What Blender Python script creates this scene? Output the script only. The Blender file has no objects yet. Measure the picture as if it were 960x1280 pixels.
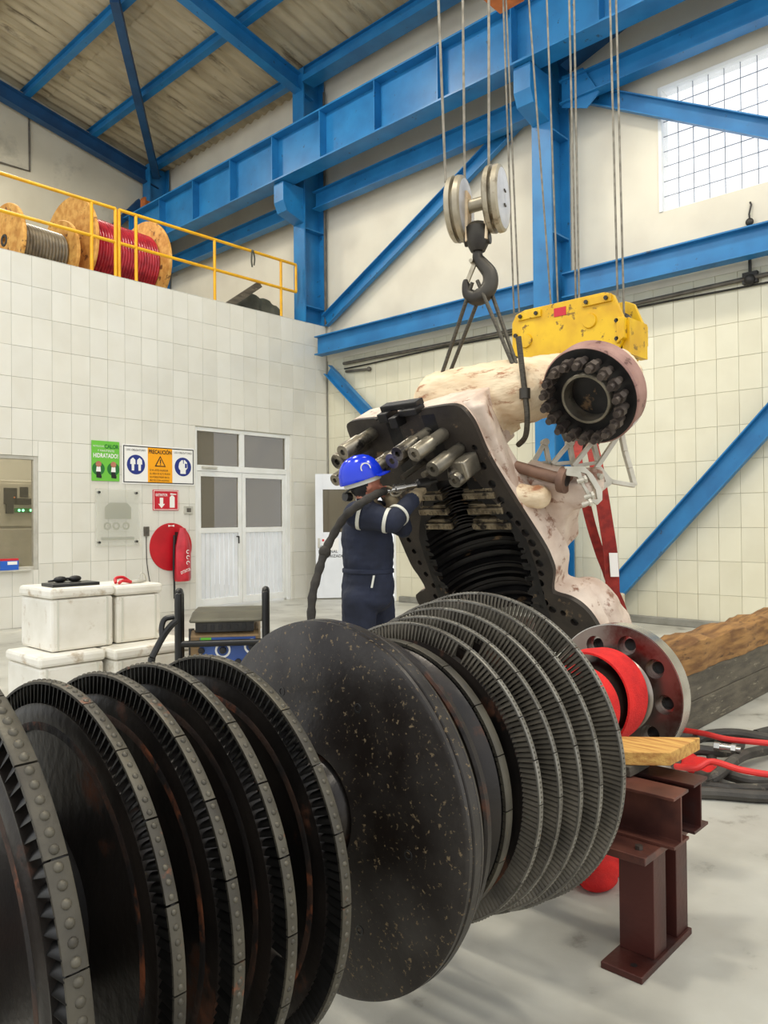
import bpy, bmesh, math, random
from mathutils import Vector, Matrix
random.seed(11)
PI = math.pi
sc = bpy.context.scene
col = sc.collection
R = math.radians

# ---------------------------------------------------------------- camera
CAM_H = 1.45
FPX = 957.78                                   # focal length in pixels of a 960 x 1280 frame
yaw, pitch, roll = R(43.0377), R(0.6723), R(-0.5268)
f_ = Vector((math.cos(yaw)*math.cos(pitch), math.sin(yaw)*math.cos(pitch), math.sin(pitch)))
r0 = Vector((math.sin(yaw), -math.cos(yaw), 0))
u0 = r0.cross(f_)
r_ = math.cos(roll)*r0 + math.sin(roll)*u0
u_ = -math.sin(roll)*r0 + math.cos(roll)*u0
CAM = Vector((0, 0, CAM_H))
cd = bpy.data.cameras.new('camera')
cd.sensor_fit = 'VERTICAL'; cd.sensor_height = 36.0; cd.lens = FPX/1280*36.0
cd.clip_start = 0.05; cd.clip_end = 200
cam = bpy.data.objects.new('camera', cd); col.objects.link(cam)
cam.matrix_world = Matrix(((r_.x, u_.x, -f_.x, 0), (r_.y, u_.y, -f_.y, 0), (r_.z, u_.z, -f_.z, CAM_H), (0, 0, 0, 1)))
sc.camera = cam

# ---------------------------------------------------------------- world, lamps, exposure
sc.view_settings.view_transform = 'Standard'
sc.view_settings.look = 'None'
sc.view_settings.gamma = 1.0
sc.view_settings.use_curve_mapping = False
sc.view_settings.exposure = 0.1
wd = bpy.data.worlds.new('overcast'); sc.world = wd; wd.use_nodes = True
bg = wd.node_tree.nodes['Background']
bg.inputs[0].default_value = (0.93, 0.96, 1.0, 1); bg.inputs[1].default_value = 1.35
def overhead_and_fill(x, y, z, power, size=0.9, colr=(1.0, 0.95, 0.83)):
    l = bpy.data.lights.new('overhead_and_fill_lamp', 'AREA'); l.shape = 'DISK'; l.size = size; l.energy = power; l.color = colr
    o = bpy.data.objects.new('overhead_and_fill_lamp', l); o.location = (x, y, z); col.objects.link(o)
    return o
for (x, y, p) in ((6.2, 9.0, 170), (6.4, 4.2, 300), (6.4, -1.0, 200), (1.2, 8.5, 200), (1.2, 3.2, 260), (1.2, -2.5, 180)):
    overhead_and_fill(x, y, 9.6, p)
overhead_and_fill(5.5, 14.2, 9.7, 190)  # unseen lamp added over the mezzanine to brighten the gable wall
overhead_and_fill(4.6, 12.0, 4.9, 190, 0.8, (1, .93, .8))     # lamp inside the small room behind the tiled wall

def at(px, py, d):
    """point seen at photo pixel (px,py) at camera depth d"""
    return CAM + d*(f_ + r_*((px-480)/FPX) + u_*((640-py)/FPX))
def at_y(px, py, Y):
    v = at(px, py, 1)-CAM; return CAM + v*(Y/v.y)
def at_x(px, py, X):
    v = at(px, py, 1)-CAM; return CAM + v*(X/v.x)
def at_z(px, py, Z):
    v = at(px, py, 1)-CAM; return CAM + v*((Z-CAM_H)/v.z)

# ---------------------------------------------------------------- materials
MATS = {}
def lin(c):
    return tuple(((x/255/12.92) if x/255 <= .04045 else ((x/255+.055)/1.055)**2.4) for x in c)
def mat(name, c1, c2=None, rough=.5, metal=0.0, scale=6.0, lo=.35, hi=.7, c3=None, s3=3.0, t3=.6, w3=.08,
        bump=0.0, bscale=40.0, stretch=None, detail=5.0, rough2=None, spec=.5):
    """procedural: c1/c2 mixed by noise, optional third colour in patches, fine bump"""
    m = bpy.data.materials.new(name); m.use_nodes = True
    nt = m.node_tree; N = nt.nodes; Lk = nt.links
    b = N['Principled BSDF']; b.inputs['Roughness'].default_value = rough; b.inputs['Metallic'].default_value = metal
    b.inputs['Specular IOR Level'].default_value = spec
    a = lin(c1); bcol = lin(c2) if c2 else a
    t3 = .5+(t3-.5)*.62; lo = .5+(lo-.5)*.8; hi = .5+(hi-.5)*.8
    tc = N.new('ShaderNodeTexCoord'); src = tc.outputs['Object']
    oi = N.new('ShaderNodeObjectInfo'); ofs = N.new('ShaderNodeVectorMath'); ofs.operation = 'MULTIPLY_ADD'      # every piece its own patch of the pattern
    ofs.inputs[1].default_value = (37, 23, 51); Lk.new(oi.outputs['Random'], ofs.inputs[0]); Lk.new(src, ofs.inputs[2]); src = ofs.outputs[0]
    if stretch:
        mp = N.new('ShaderNodeMapping'); mp.inputs['Scale'].default_value = stretch
        Lk.new(src, mp.inputs[0]); src = mp.outputs[0]
    nz = N.new('ShaderNodeTexNoise'); nz.inputs['Scale'].default_value = scale; nz.inputs['Detail'].default_value = detail
    Lk.new(src, nz.inputs['Vector'])
    cr = N.new('ShaderNodeValToRGB'); cr.color_ramp.elements[0].position = lo; cr.color_ramp.elements[1].position = hi
    cr.color_ramp.elements[0].color = (*a, 1); cr.color_ramp.elements[1].color = (*bcol, 1)
    Lk.new(nz.outputs['Fac'], cr.inputs[0]); out = cr.outputs[0]
    if c3:
        n3 = N.new('ShaderNodeTexNoise'); n3.inputs['Scale'].default_value = s3; n3.inputs['Detail'].default_value = 8
        n3.inputs['Roughness'].default_value = .65
        Lk.new(src, n3.inputs['Vector'])
        mr = N.new('ShaderNodeMapRange'); mr.inputs[1].default_value = t3; mr.inputs[2].default_value = t3+w3
        Lk.new(n3.outputs['Fac'], mr.inputs[0])
        mx = N.new('ShaderNodeMix'); mx.data_type = 'RGBA'
        Lk.new(mr.outputs[0], mx.inputs[0]); Lk.new(out, mx.inputs[6]); mx.inputs[7].default_value = (*lin(c3), 1)
        out = mx.outputs[2]
        if rough2 is not None:
            rr = N.new('ShaderNodeMapRange'); rr.inputs[3].default_value = rough; rr.inputs[4].default_value = rough2
            Lk.new(mr.outputs[0], rr.inputs[0]); Lk.new(rr.outputs[0], b.inputs['Roughness'])
    Lk.new(out, b.inputs['Base Color'])
    if bump:
        bn = N.new('ShaderNodeTexNoise'); bn.inputs['Scale'].default_value = bscale; bn.inputs['Detail'].default_value = 4
        Lk.new(src, bn.inputs['Vector'])
        bp = N.new('ShaderNodeBump'); bp.inputs['Strength'].default_value = bump; bp.inputs['Distance'].default_value = .01
        Lk.new(bn.outputs['Fac'], bp.inputs['Height']); Lk.new(bp.outputs[0], b.inputs['Normal'])
    MATS[name] = m
    return m
def emis(name, c, s):
    m = bpy.data.materials.new(name); m.use_nodes = True; b = m.node_tree.nodes['Principled BSDF']
    b.inputs['Base Color'].default_value = (*lin(c), 1); b.inputs['Emission Color'].default_value = (*lin(c), 1); b.inputs['Emission Strength'].default_value = s
    return m
def glassy(name, c, trans, rough=.05):
    m = bpy.data.materials.new(name); m.use_nodes = True; nt = m.node_tree; b = nt.nodes['Principled BSDF']
    b.inputs['Base Color'].default_value = (*lin(c), 1); b.inputs['Roughness'].default_value = rough
    b.inputs['Specular IOR Level'].default_value = .25
    t = nt.nodes.new('ShaderNodeBsdfTransparent'); t.inputs[0].default_value = (1, 1, 1, 1)
    mx = nt.nodes.new('ShaderNodeMixShader'); mx.inputs[0].default_value = trans
    nt.links.new(b.outputs[0], mx.inputs[1]); nt.links.new(t.outputs[0], mx.inputs[2])
    nt.links.new(mx.outputs[0], nt.nodes['Material Output'].inputs[0])
    return m

def per_piece(m, amt):
    """each tile / sheet gets its own slight tone"""
    nt = m.node_tree; b = nt.nodes['Principled BSDF']; l = b.inputs['Base Color'].links[0]; src = l.from_socket
    oi = nt.nodes.new('ShaderNodeObjectInfo'); mr = nt.nodes.new('ShaderNodeMapRange'); mr.inputs[3].default_value = 1-amt; mr.inputs[4].default_value = 1+amt*.4
    nt.links.new(oi.outputs['Random'], mr.inputs[0]); mx = nt.nodes.new('ShaderNodeMix'); mx.data_type = 'RGBA'; mx.blend_type = 'MULTIPLY'; mx.inputs[0].default_value = 1
    nt.links.new(src, mx.inputs[6]); nt.links.new(mr.outputs[0], mx.inputs[7]); nt.links.new(mx.outputs[2], b.inputs['Base Color'])
    return m
m_floor = mat('concrete_floor', (196, 194, 183), (166, 163, 152), .4, scale=1.6, lo=.3, hi=.7, c3=(120, 115, 104), s3=3.2, t3=.64, w3=.12, bump=.08, bscale=60)
m_tile = per_piece(mat('white_wall_tile', (224, 221, 210), (217, 213, 200), .16, scale=1.5), .05)
m_tile_r = per_piece(mat('lamp_tinted_wall_tile', (221, 216, 192), (213, 207, 182), .2, scale=1.5), .06)  # warm tint of the lamps is put into this tile colour
m_grout = mat('tile_grout', (194, 190, 176), (180, 176, 162), .8, scale=9)
m_plaster = mat('cream_plaster', (224, 217, 198), (212, 204, 186), .75, scale=1.1, bump=.1, bscale=8)
m_plaster2 = mat('grey_plaster', (206, 198, 176), (190, 182, 160), .8, scale=.8, c3=(150, 144, 128), s3=.9, t3=.6, w3=.2, bump=.2, bscale=7)
m_room = mat('room_paint', (196, 192, 176), None, .7)
m_roof = mat('fibre_cement_roof', (190, 178, 150), (162, 150, 124), .8, scale=2.2, c3=(104, 94, 76), s3=1.8, t3=.6, w3=.12, stretch=(.5, 2, 1))
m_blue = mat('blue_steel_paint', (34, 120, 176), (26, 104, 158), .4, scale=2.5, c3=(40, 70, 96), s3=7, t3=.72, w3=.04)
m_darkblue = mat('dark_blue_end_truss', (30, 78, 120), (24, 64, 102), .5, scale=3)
m_yellow = mat('yellow_rail_paint', (236, 178, 22), (222, 160, 16), .4, scale=5)
m_wood = mat('chipboard', (222, 172, 92), (196, 138, 62), .75, scale=9, lo=.35, hi=.65, c3=(120, 76, 36), s3=6, t3=.66, w3=.05, bump=.25, bscale=30)
m_wood2 = mat('weathered_timber', (160, 118, 66), (112, 76, 40), .8, scale=3.5, stretch=(1, 6, 6), c3=(78, 52, 30), s3=4, t3=.6, w3=.1, bump=.35, bscale=12)
m_wood3 = mat('raw_pine', (205, 160, 84), (170, 118, 56), .75, scale=7, stretch=(8, 1, 8), bump=.3, bscale=25)
m_greywood = mat('greased_timber', (98, 90, 76), (70, 64, 54), .7, scale=4, stretch=(1, 5, 5), c3=(136, 128, 108), s3=5, t3=.68, w3=.06, bump=.3, bscale=20)
m_redcable = mat('red_cable_jacket', (176, 36, 50), (140, 24, 40), .25, scale=8)
m_greycable = mat('grey_cable_jacket', (130, 118, 96), (98, 88, 72), .4, scale=8)
m_rotor = mat('oiled_dark_steel', (46, 40, 35), (25, 22, 20), .34, .4, scale=5, c3=(98, 58, 36), s3=5.5, t3=.62, w3=.12, rough2=.8, bump=.12, bscale=45)
m_bigdisc = mat('speckled_dark_steel', (58, 54, 50), (32, 26, 22), .36, .4, scale=4.5, lo=.38, hi=.64, c3=(128, 110, 82), s3=75, t3=.655, w3=.07, rough2=.7, bump=.08, bscale=50)
m_rust = mat('rust_band', (34, 29, 26), (66, 46, 34), .7, .3, scale=11, lo=.42, hi=.6, c3=(140, 78, 46), s3=7, t3=.57, w3=.1, bump=.35, bscale=40)
m_shroud = mat('shroud_steel', (84, 79, 67), (56, 52, 45), .48, .45, scale=8, c3=(118, 76, 54), s3=9, t3=.7, w3=.04, bump=.12, bscale=60)
m_shroud2 = mat('thin_shroud_steel', (132, 128, 118), (96, 92, 84), .4, .5, scale=10, bump=.1, bscale=60)
m_rivet = mat('rivet_steel', (92, 87, 75), (64, 60, 52), .5, .5, scale=12)
m_blade = mat('blade_steel', (44, 42, 39), (28, 27, 25), .38, .7, scale=8)
m_blade2 = mat('long_blade_steel', (112, 105, 92), (80, 75, 66), .42, .5, scale=8)
m_flange = mat('machined_flange_steel', (150, 140, 130), (112, 92, 84), .3, .85, scale=3, c3=(96, 52, 46), s3=3, t3=.58, w3=.1)
m_bright = mat('bright_machined_steel', (200, 196, 188), (160, 156, 148), .25, .9, scale=6)
m_redcloth = mat('red_cloth', (214, 32, 26), (186, 20, 20), .9, scale=12, bump=.5, bscale=160)
m_redbrown = mat('red_oxide_steel', (78, 36, 29), (48, 24, 21), .42, .3, scale=4, c3=(60, 42, 40), s3=4, t3=.55, w3=.12, bump=.1, bscale=50)
m_stand_top = mat('paler_oxide_steel', (112, 68, 56), (72, 42, 37), .42, .4, scale=6, c3=(66, 46, 44), s3=5, t3=.55, w3=.1)  # paler oxide tone for the cap plates and one beam
m_hose = mat('rubber_hose', (70, 66, 59), (46, 43, 39), .6, scale=7, c3=(120, 112, 98), s3=9, t3=.68, w3=.06, bump=.2, bscale=80)
m_toolhose = mat('tarred_hose_wrap', (50, 45, 38), (32, 29, 25), .75, scale=14, bump=.5, bscale=50)
m_redhose = mat('red_hose', (214, 46, 40), (190, 34, 34), .5, scale=8)
m_cast = mat('pinkish_cast_paint', (214, 196, 178), (188, 164, 146), .55, scale=6, c3=(138, 100, 80), s3=9, t3=.6, w3=.08, bump=.45, bscale=24)
m_chest = mat('beige_lagged_cast', (226, 206, 172), (206, 180, 144), .6, scale=4, stretch=(1, 3, 3), c3=(150, 96, 60), s3=5, t3=.62, w3=.1, bump=.6, bscale=14)
m_pinkrim = mat('pink_primer_rim', (164, 126, 114), (132, 96, 86), .6, scale=7, c3=(92, 58, 50), s3=14, t3=.62, w3=.07, bump=.2, bscale=40)
m_dirty = mat('dirty_joint_face', (60, 53, 46), (42, 37, 33), .5, .35, scale=6, c3=(120, 100, 76), s3=7, t3=.68, w3=.06, bump=.25, bscale=30)
m_bore = mat('dark_bore', (40, 38, 37), (24, 23, 23), .4, .5, scale=6, c3=(104, 82, 58), s3=6, t3=.7, w3=.05, bump=.15, bscale=30)  # dark tone for bore, gland housing and inlet face
m_sleeve = mat('greased_bolt_steel', (150, 142, 126), (104, 98, 86), .35, .75, scale=7, c3=(50, 46, 42), s3=5, t3=.56, w3=.08)
m_seg = mat('gland_segment_brass', (152, 138, 112), (92, 80, 62), .45, .6, scale=14, c3=(48, 42, 36), s3=12, t3=.55, w3=.06, bump=.5, bscale=40)
m_boltdark = mat('rusty_bolt', (92, 82, 74), (64, 56, 52), .5, .6, scale=9)
m_linkage = mat('pale_linkage_casting', (206, 200, 184), (176, 170, 152), .5, .2, scale=6, bump=.2, bscale=30)
m_rustpipe = mat('rusty_pipe', (128, 98, 80), (96, 72, 60), .65, .3, scale=7)
m_sling = mat('wire_rope', (84, 78, 66), (58, 54, 46), .5, .5, scale=30, stretch=(1, 1, 4))
m_rope = mat('hoist_rope', (142, 136, 122), (112, 106, 94), .5, .5, scale=20)
m_strap = mat('red_web_sling', (152, 44, 34), (122, 32, 28), .85, scale=20, bump=.3, bscale=120)
m_hookblock = mat('galvanised_sheave', (178, 168, 146), (146, 136, 116), .4, .5, scale=6, c3=(110, 98, 78), s3=5, t3=.62, w3=.08)
m_whiteface = mat('pale_sheave_face', (206, 206, 208), (176, 176, 178), .35, .3, scale=7)
m_hook = mat('forged_hook', (74, 70, 62), (54, 50, 45), .45, .6, scale=5)
m_blockyellow = mat('hoist_yellow', (228, 184, 12), (208, 158, 8), .42, scale=5, c3=(132, 98, 22), s3=9, t3=.64, w3=.04)
m_orange = mat('orange_primer', (200, 112, 50), (160, 84, 40), .6, scale=6)
m_white = mat('white_paint', (236, 236, 232), (226, 226, 220), .4, scale=3)
m_whitedoor = mat('white_door_panel', (232, 234, 236), (222, 224, 226), .35, scale=2)
m_alu = mat('aluminium_frame', (202, 198, 186), (182, 178, 166), .4, .4, scale=6)
m_glass = glassy('dim_window_glass', (112, 104, 88), .3, .12)
m_glass2 = glassy('clear_window_glass', (120, 114, 94), .82)
m_gblock = glassy('glass_block', (250, 250, 250), .93, .2)
m_mull = mat('window_grid', (120, 126, 136), None, .6)
m_foam = mat('white_cooler_plastic', (232, 228, 216), (218, 213, 198), .5, scale=4, c3=(178, 160, 132), s3=6, t3=.63, w3=.14, bump=.06, bscale=30)
m_black = mat('black_plastic_and_holes', (28, 27, 26), None, .4)  # also colours the discs that stand for dark hole depths
m_darkmetal = mat('dark_grey_metal', (62, 60, 56), (46, 44, 42), .45, .5, scale=6)
m_frame = mat('black_tube_frame', (38, 37, 35), (28, 27, 26), .35, .3, scale=6)
m_genblue = mat('blue_control_panel', (62, 92, 156), (52, 78, 138), .4, scale=4)
m_genbody = mat('tan_machine_body', (150, 122, 84), (122, 100, 70), .6, scale=5)
m_olive = mat('dull_olive_cover', (92, 88, 70), (74, 70, 56), .5, .2, scale=5)
m_red = mat('extinguisher_red', (196, 22, 36), (180, 16, 30), .4, scale=4)
m_redbag = mat('red_vinyl_cover', (206, 44, 58), (176, 26, 40), .3, scale=6, bump=.5, bscale=14)
m_signwhite = mat('sign_white', (240, 238, 232), None, .35)
m_signgreen = mat('sign_green', (108, 190, 62), None, .35)
m_darkgreen = mat('sign_dark_green', (30, 112, 44), None, .35)
m_signorange = mat('sign_orange', (250, 168, 12), None, .35)
m_signblue = mat('sign_blue', (32, 48, 128), None, .35)
m_signred = mat('sign_red', (196, 30, 46), None, .35)
m_ink = mat('sign_black', (22, 22, 22), None, .4)
m_acrylic = glassy('clear_acrylic', (222, 222, 210), .72, .08)
m_frosted = glassy('frosted_print', (188, 188, 172), .5, .5)
m_skin = mat('skin', (186, 122, 96), (170, 104, 82), .55, scale=8)
m_hair = mat('black_hair', (26, 22, 20), None, .6)
m_navy = mat('navy_coverall', (29, 35, 54), (20, 25, 40), .85, scale=7, bump=.6, bscale=18)
m_helmet = mat('blue_helmet', (18, 52, 200), (14, 44, 182), .18, scale=4)
m_reflect = mat('reflective_tape', (206, 204, 190), None, .4)
m_glove = mat('tan_work_glove', (150, 134, 104), (116, 102, 80), .85, scale=14, bump=.4, bscale=40)
m_tarp = mat('dark_tarpaulin', (84, 84, 70), (58, 58, 48), .6, scale=4, bump=.3, bscale=10)
m_cabinet = mat('grey_cabinet', (174, 168, 148), (160, 154, 136), .5, scale=3)
m_conduit = mat('grey_conduit', (112, 106, 96), (88, 83, 75), .5, .4, scale=6)
m_bluebox = mat('blue_carton', (30, 92, 190), None, .5)
m_led = emis('green_pilot_light', (140, 255, 190), 3.0)
m_concrete = mat('pale_concrete', (186, 180, 164), (164, 158, 142), .8, scale=5, bump=.2, bscale=30)
m_kerb = mat('grey_skirting', (140, 138, 128), (122, 120, 110), .6, scale=5)

# ---------------------------------------------------------------- mesh helpers
PM = {}
def basis(z, up=None):
    z = Vector(z).normalized()
    a = Vector(up) if up is not None else (Vector((0, 0, 1)) if abs(z.z) < .9 else Vector((1, 0, 0)))
    x = a.cross(z).normalized(); y = z.cross(x)
    return x, y, z
class MB:
    def __init__(s): s.v = []; s.f = []; s.mi = []
    def add(s, vs, fs, mi=0):
        k = len(s.v); s.v += [Vector(p) for p in vs]; s.f += [tuple(i+k for i in f) for f in fs]; s.mi += [mi]*len(fs); return s
    def box(s, lo, hi, mi=0):
        (a, b, c), (d, e, f) = lo, hi
        return s.add([(a,b,c),(d,b,c),(d,e,c),(a,e,c),(a,b,f),(d,b,f),(d,e,f),(a,e,f)],
                     [(0,3,2,1),(4,5,6,7),(0,1,5,4),(1,2,6,5),(2,3,7,6),(3,0,4,7)], mi)
    def obox(s, c, x, y, z, mi=0):
        c, x, y, z = map(Vector, (c, x, y, z))
        P = [c-x-y-z, c+x-y-z, c+x+y-z, c-x+y-z, c-x-y+z, c+x-y+z, c+x+y+z, c-x+y+z]
        return s.add(P, [(0,3,2,1),(4,5,6,7),(0,1,5,4),(1,2,6,5),(2,3,7,6),(3,0,4,7)], mi)
    def bar(s, p, q, w, h, up=None, mi=0):
        p, q = Vector(p), Vector(q); x, y, z = basis(q-p, up)
        return s.obox((p+q)/2, x*w/2, y*h/2, (q-p)/2, mi)
    def cyl(s, p, q, r, r2=None, n=20, mi=0, caps=True):
        p, q = Vector(p), Vector(q); r2 = r if r2 is None else r2; x, y, z = basis(q-p)
        V = []
        for (c, rr) in ((p, r), (q, r2)):
            for i in range(n):
                t = 2*PI*i/n; V.append(c+x*math.cos(t)*rr+y*math.sin(t)*rr)
        F = [(i, (i+1) % n, n+(i+1) % n, n+i) for i in range(n)]
        if caps: F += [tuple(range(n-1, -1, -1)), tuple(range(n, 2*n))]
        return s.add(V, F, mi)
    def tube(s, pts, r, n=10, mi=0, closed=False, flat=1.0):
        pts = [Vector(p) for p in pts]; m = len(pts)
        rs = r if isinstance(r, (list, tuple)) else [r]*m
        T = []
        for i in range(m):
            a = pts[(i-1) % m] if (closed or i > 0) else pts[i]; b = pts[(i+1) % m] if (closed or i < m-1) else pts[i]
            T.append((b-a).normalized())
        x, y, _ = basis(T[0]); V = []
        for i in range(m):
            x = (x - T[i]*x.dot(T[i])).normalized(); y = T[i].cross(x)
            for k in range(n):
                t = 2*PI*k/n; V.append(pts[i]+x*math.cos(t)*rs[i]+y*math.sin(t)*rs[i]*flat)
        F = []
        for i in range(m if closed else m-1):
            j = (i+1) % m
            for k in range(n): F.append((i*n+k, i*n+(k+1) % n, j*n+(k+1) % n, j*n+k))
        if not closed: F += [tuple(range(n-1, -1, -1)), tuple(range((m-1)*n, m*n))]
        return s.add(V, F, mi)
    def lathe(s, prof, o=(0,0,0), ax=(1,0,0), n=64, a0=0., a1=2*PI, up=None, mi=0, closed=True):
        """prof: list of (axial, radius), closed loop when closed; partial sweeps get end caps"""
        o = Vector(o); x, y, z = basis(ax, up); full = abs(a1-a0-2*PI) < 1e-6
        m = len(prof); cnt = n if full else n+1; V = []
        for i in range(cnt):
            t = a0+(a1-a0)*i/n; d = x*math.cos(t)+y*math.sin(t)
            for (a, r) in prof: V.append(o+z*a+d*r)
        F = []
        for i in range(n):
            j = (i+1) % cnt
            for k in range(m if closed else m-1):
                l = (k+1) % m; F.append((i*m+k, j*m+k, j*m+l, i*m+l))
        if not full and closed: F += [tuple(range(m)), tuple(range((cnt-1)*m+m-1, (cnt-1)*m-1, -1))]
        return s.add(V, F, mi)
    def prism(s, poly, vec, mi=0):
        poly = [Vector(p) for p in poly]; vec = Vector(vec); n = len(poly)
        return s.add(poly+[p+vec for p in poly], [tuple(range(n-1, -1, -1)), tuple(range(n, 2*n))]+[(i, (i+1) % n, n+(i+1) % n, n+i) for i in range(n)], mi)
    def ibeam(s, p, q, w, h, tf=.02, tw=.015, up=(0,0,1)):
        """I section: h along 'up', flange width w"""
        p, q = Vector(p), Vector(q); x, y, z = basis(q-p, up)
        a, b, c, d = w/2, h/2, tw/2, h/2-tf
        sec = [(-a,-b),(a,-b),(a,-d),(c,-d),(c,d),(a,d),(a,b),(-a,b),(-a,d),(-c,d),(-c,-d),(-a,-d)]
        return s.prism([p+x*i+y*j for i, j in sec], q-p)
    def ball(s, c, rx, ry=None, rz=None, n=16, m=10, rot=None, mi=0):
        c = Vector(c); ry = ry or rx; rz = rz or rx; V = []; F = []
        rot = rot or Matrix.Identity(3)
        V.append(c+rot@Vector((0,0,rz)))
        for i in range(1, m):
            for k in range(n):
                a, t = PI*i/m, 2*PI*k/n
                V.append(c+rot@Vector((rx*math.sin(a)*math.cos(t), ry*math.sin(a)*math.sin(t), rz*math.cos(a))))
        V.append(c+rot@Vector((0,0,-rz))); L = len(V)-1
        for k in range(n):
            F.append((0, 1+k, 1+(k+1) % n)); F.append((L, L-n+(k+1) % n, L-n+k))
            for i in range(m-2): F.append((1+i*n+k, 1+(i+1)*n+k, 1+(i+1)*n+(k+1) % n, 1+i*n+(k+1) % n))
        return s.add(V, F, mi)
    def mesh(s, name, mats, inv=None, smooth=32):
        me = bpy.data.meshes.new(name)
        me.from_pydata([tuple(inv@p) if inv else tuple(p) for p in s.v], [], s.f)
        for m in (mats if isinstance(mats, (list, tuple)) else [mats]): me.materials.append(m)
        if any(s.mi): me.polygons.foreach_set('material_index', s.mi)
        bm = bmesh.new(); bm.from_mesh(me); bmesh.ops.recalc_face_normals(bm, faces=bm.faces); bm.to_mesh(me); bm.free()
        if smooth:
            me.polygons.foreach_set('use_smooth', [True]*len(me.polygons)); me.set_sharp_from_angle(angle=R(smooth))
        me.update(); return me
    def build(s, name, mats, parent=None, local=False, smooth=32, bevel=0, center=True):
        """one mesh object. Points are world space unless local (then in the parent's frame)"""
        M = PM.get(parent.name) if parent else None
        inv = M.inverted() if (M and not local) else None
        o = bpy.data.objects.new(name, s.mesh(name, mats, inv, smooth)); col.objects.link(o)
        if parent:
            o.parent = parent; PM[o.name] = M
        elif center:                                # top level: origin at the middle of its base
            me = o.data; xs = [v.co for v in me.vertices]
            c = Vector(((min(p.x for p in xs)+max(p.x for p in xs))/2, (min(p.y for p in xs)+max(p.y for p in xs))/2, min(p.z for p in xs)))
            me.transform(Matrix.Translation(-c)); o.location = c; PM[o.name] = Matrix.Translation(c)
        if bevel:
            b = o.modifiers.new('bevel', 'BEVEL'); b.width = bevel; b.segments = 2; b.limit_method = 'ANGLE'; b.angle_limit = R(40)
        return o
def tag(o, label=None, cat=None, group=None, kind=None):
    if label: o['label'] = label
    if cat: o['category'] = cat
    if group: o['group'] = group
    if kind: o['kind'] = kind
    return o
def thing(name, label, cat, loc=(0,0,0), group=None, M=None, kind=None):
    o = bpy.data.objects.new(name, None); col.objects.link(o); o.empty_display_size = .1
    M = M or Matrix.Translation(Vector(loc)); o.matrix_world = M; PM[o.name] = M.copy()
    return tag(o, label, cat, group, kind)
def inst(name, me, parent, loc, rot=None, scale=None):
    """a part that shares mesh data, placed in the parent's frame"""
    o = bpy.data.objects.new(name, me); col.objects.link(o); o.parent = parent
    m = Matrix.Translation(Vector(loc))
    if rot: m = m @ rot.to_4x4()
    if scale: m = m @ Matrix.Diagonal((*scale, 1))
    o.matrix_basis = m
    return o
def copy_tree(o, parent=None):
    c = o.copy(); col.objects.link(c); c.parent = parent; PM[c.name] = PM[o.name]
    for ch in list(o.children): copy_tree(ch, c)
    return c
def remeshed(mb, name, m, parent=None, voxel=.015, smooth=4, local=False):
    o = mb.build(name, m, parent, local=local, smooth=0)
    a = o.modifiers.new('remesh', 'REMESH'); a.mode = 'VOXEL'; a.voxel_size = voxel; a.use_smooth_shade = True
    b = o.modifiers.new('smooth', 'SMOOTH'); b.factor = .5; b.iterations = smooth
    return o
CLOUD = bpy.data.textures.new('cast_roughness', 'CLOUDS'); CLOUD.noise_scale = .09; CLOUD.noise_depth = 3
def roughen(o, k, tex=None):
    d = o.modifiers.new('rough', 'DISPLACE'); d.texture = tex or CLOUD; d.strength = k; d.mid_level = .5; d.texture_coords = 'LOCAL'; return o
def bake(o):
    """turn the modifier result into plain mesh data"""
    dg = bpy.context.evaluated_depsgraph_get(); me = bpy.data.meshes.new_from_object(o.evaluated_get(dg))
    o.modifiers.clear(); o.data = me
    return o
def bez(pts, n=8):
    """Catmull-Rom through points"""
    P = [Vector(p) for p in pts]; out = []
    for i in range(len(P)-1):
        a, b, c, d = P[max(i-1, 0)], P[i], P[i+1], P[min(i+2, len(P)-1)]
        for k in range(n):
            t = k/n
            out.append(.5*((2*b)+(c-a)*t+(2*a-5*b+4*c-d)*t*t+(3*b-a-3*c+d)*t**3))
    out.append(P[-1]); return out
def text(s, size, origin, xdir, ydir, m, parent, depth=.002, align='LEFT', name='lettering', sx=1.0, bold=0.0):
    cu = bpy.data.curves.new('t', 'FONT'); cu.body = s; cu.size = size; cu.align_x = align; cu.resolution_u = 3; cu.offset = bold*size
    o = bpy.data.objects.new('t', cu); col.objects.link(o)
    dg = bpy.context.evaluated_depsgraph_get(); me = bpy.data.meshes.new_from_object(o.evaluated_get(dg))
    bpy.data.objects.remove(o); x, y = Vector(xdir), Vector(ydir); z = x.cross(y)
    o0 = Vector(origin); inv = PM[parent.name].inverted()
    for v in me.vertices: v.co = inv @ (o0+x*v.co.x*sx+y*v.co.y+z*depth)
    me.materials.clear(); me.materials.append(m); me.name = name
    t = bpy.data.objects.new(name, me); col.objects.link(t); t.parent = parent; PM[t.name] = PM[parent.name]
    return t
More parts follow.
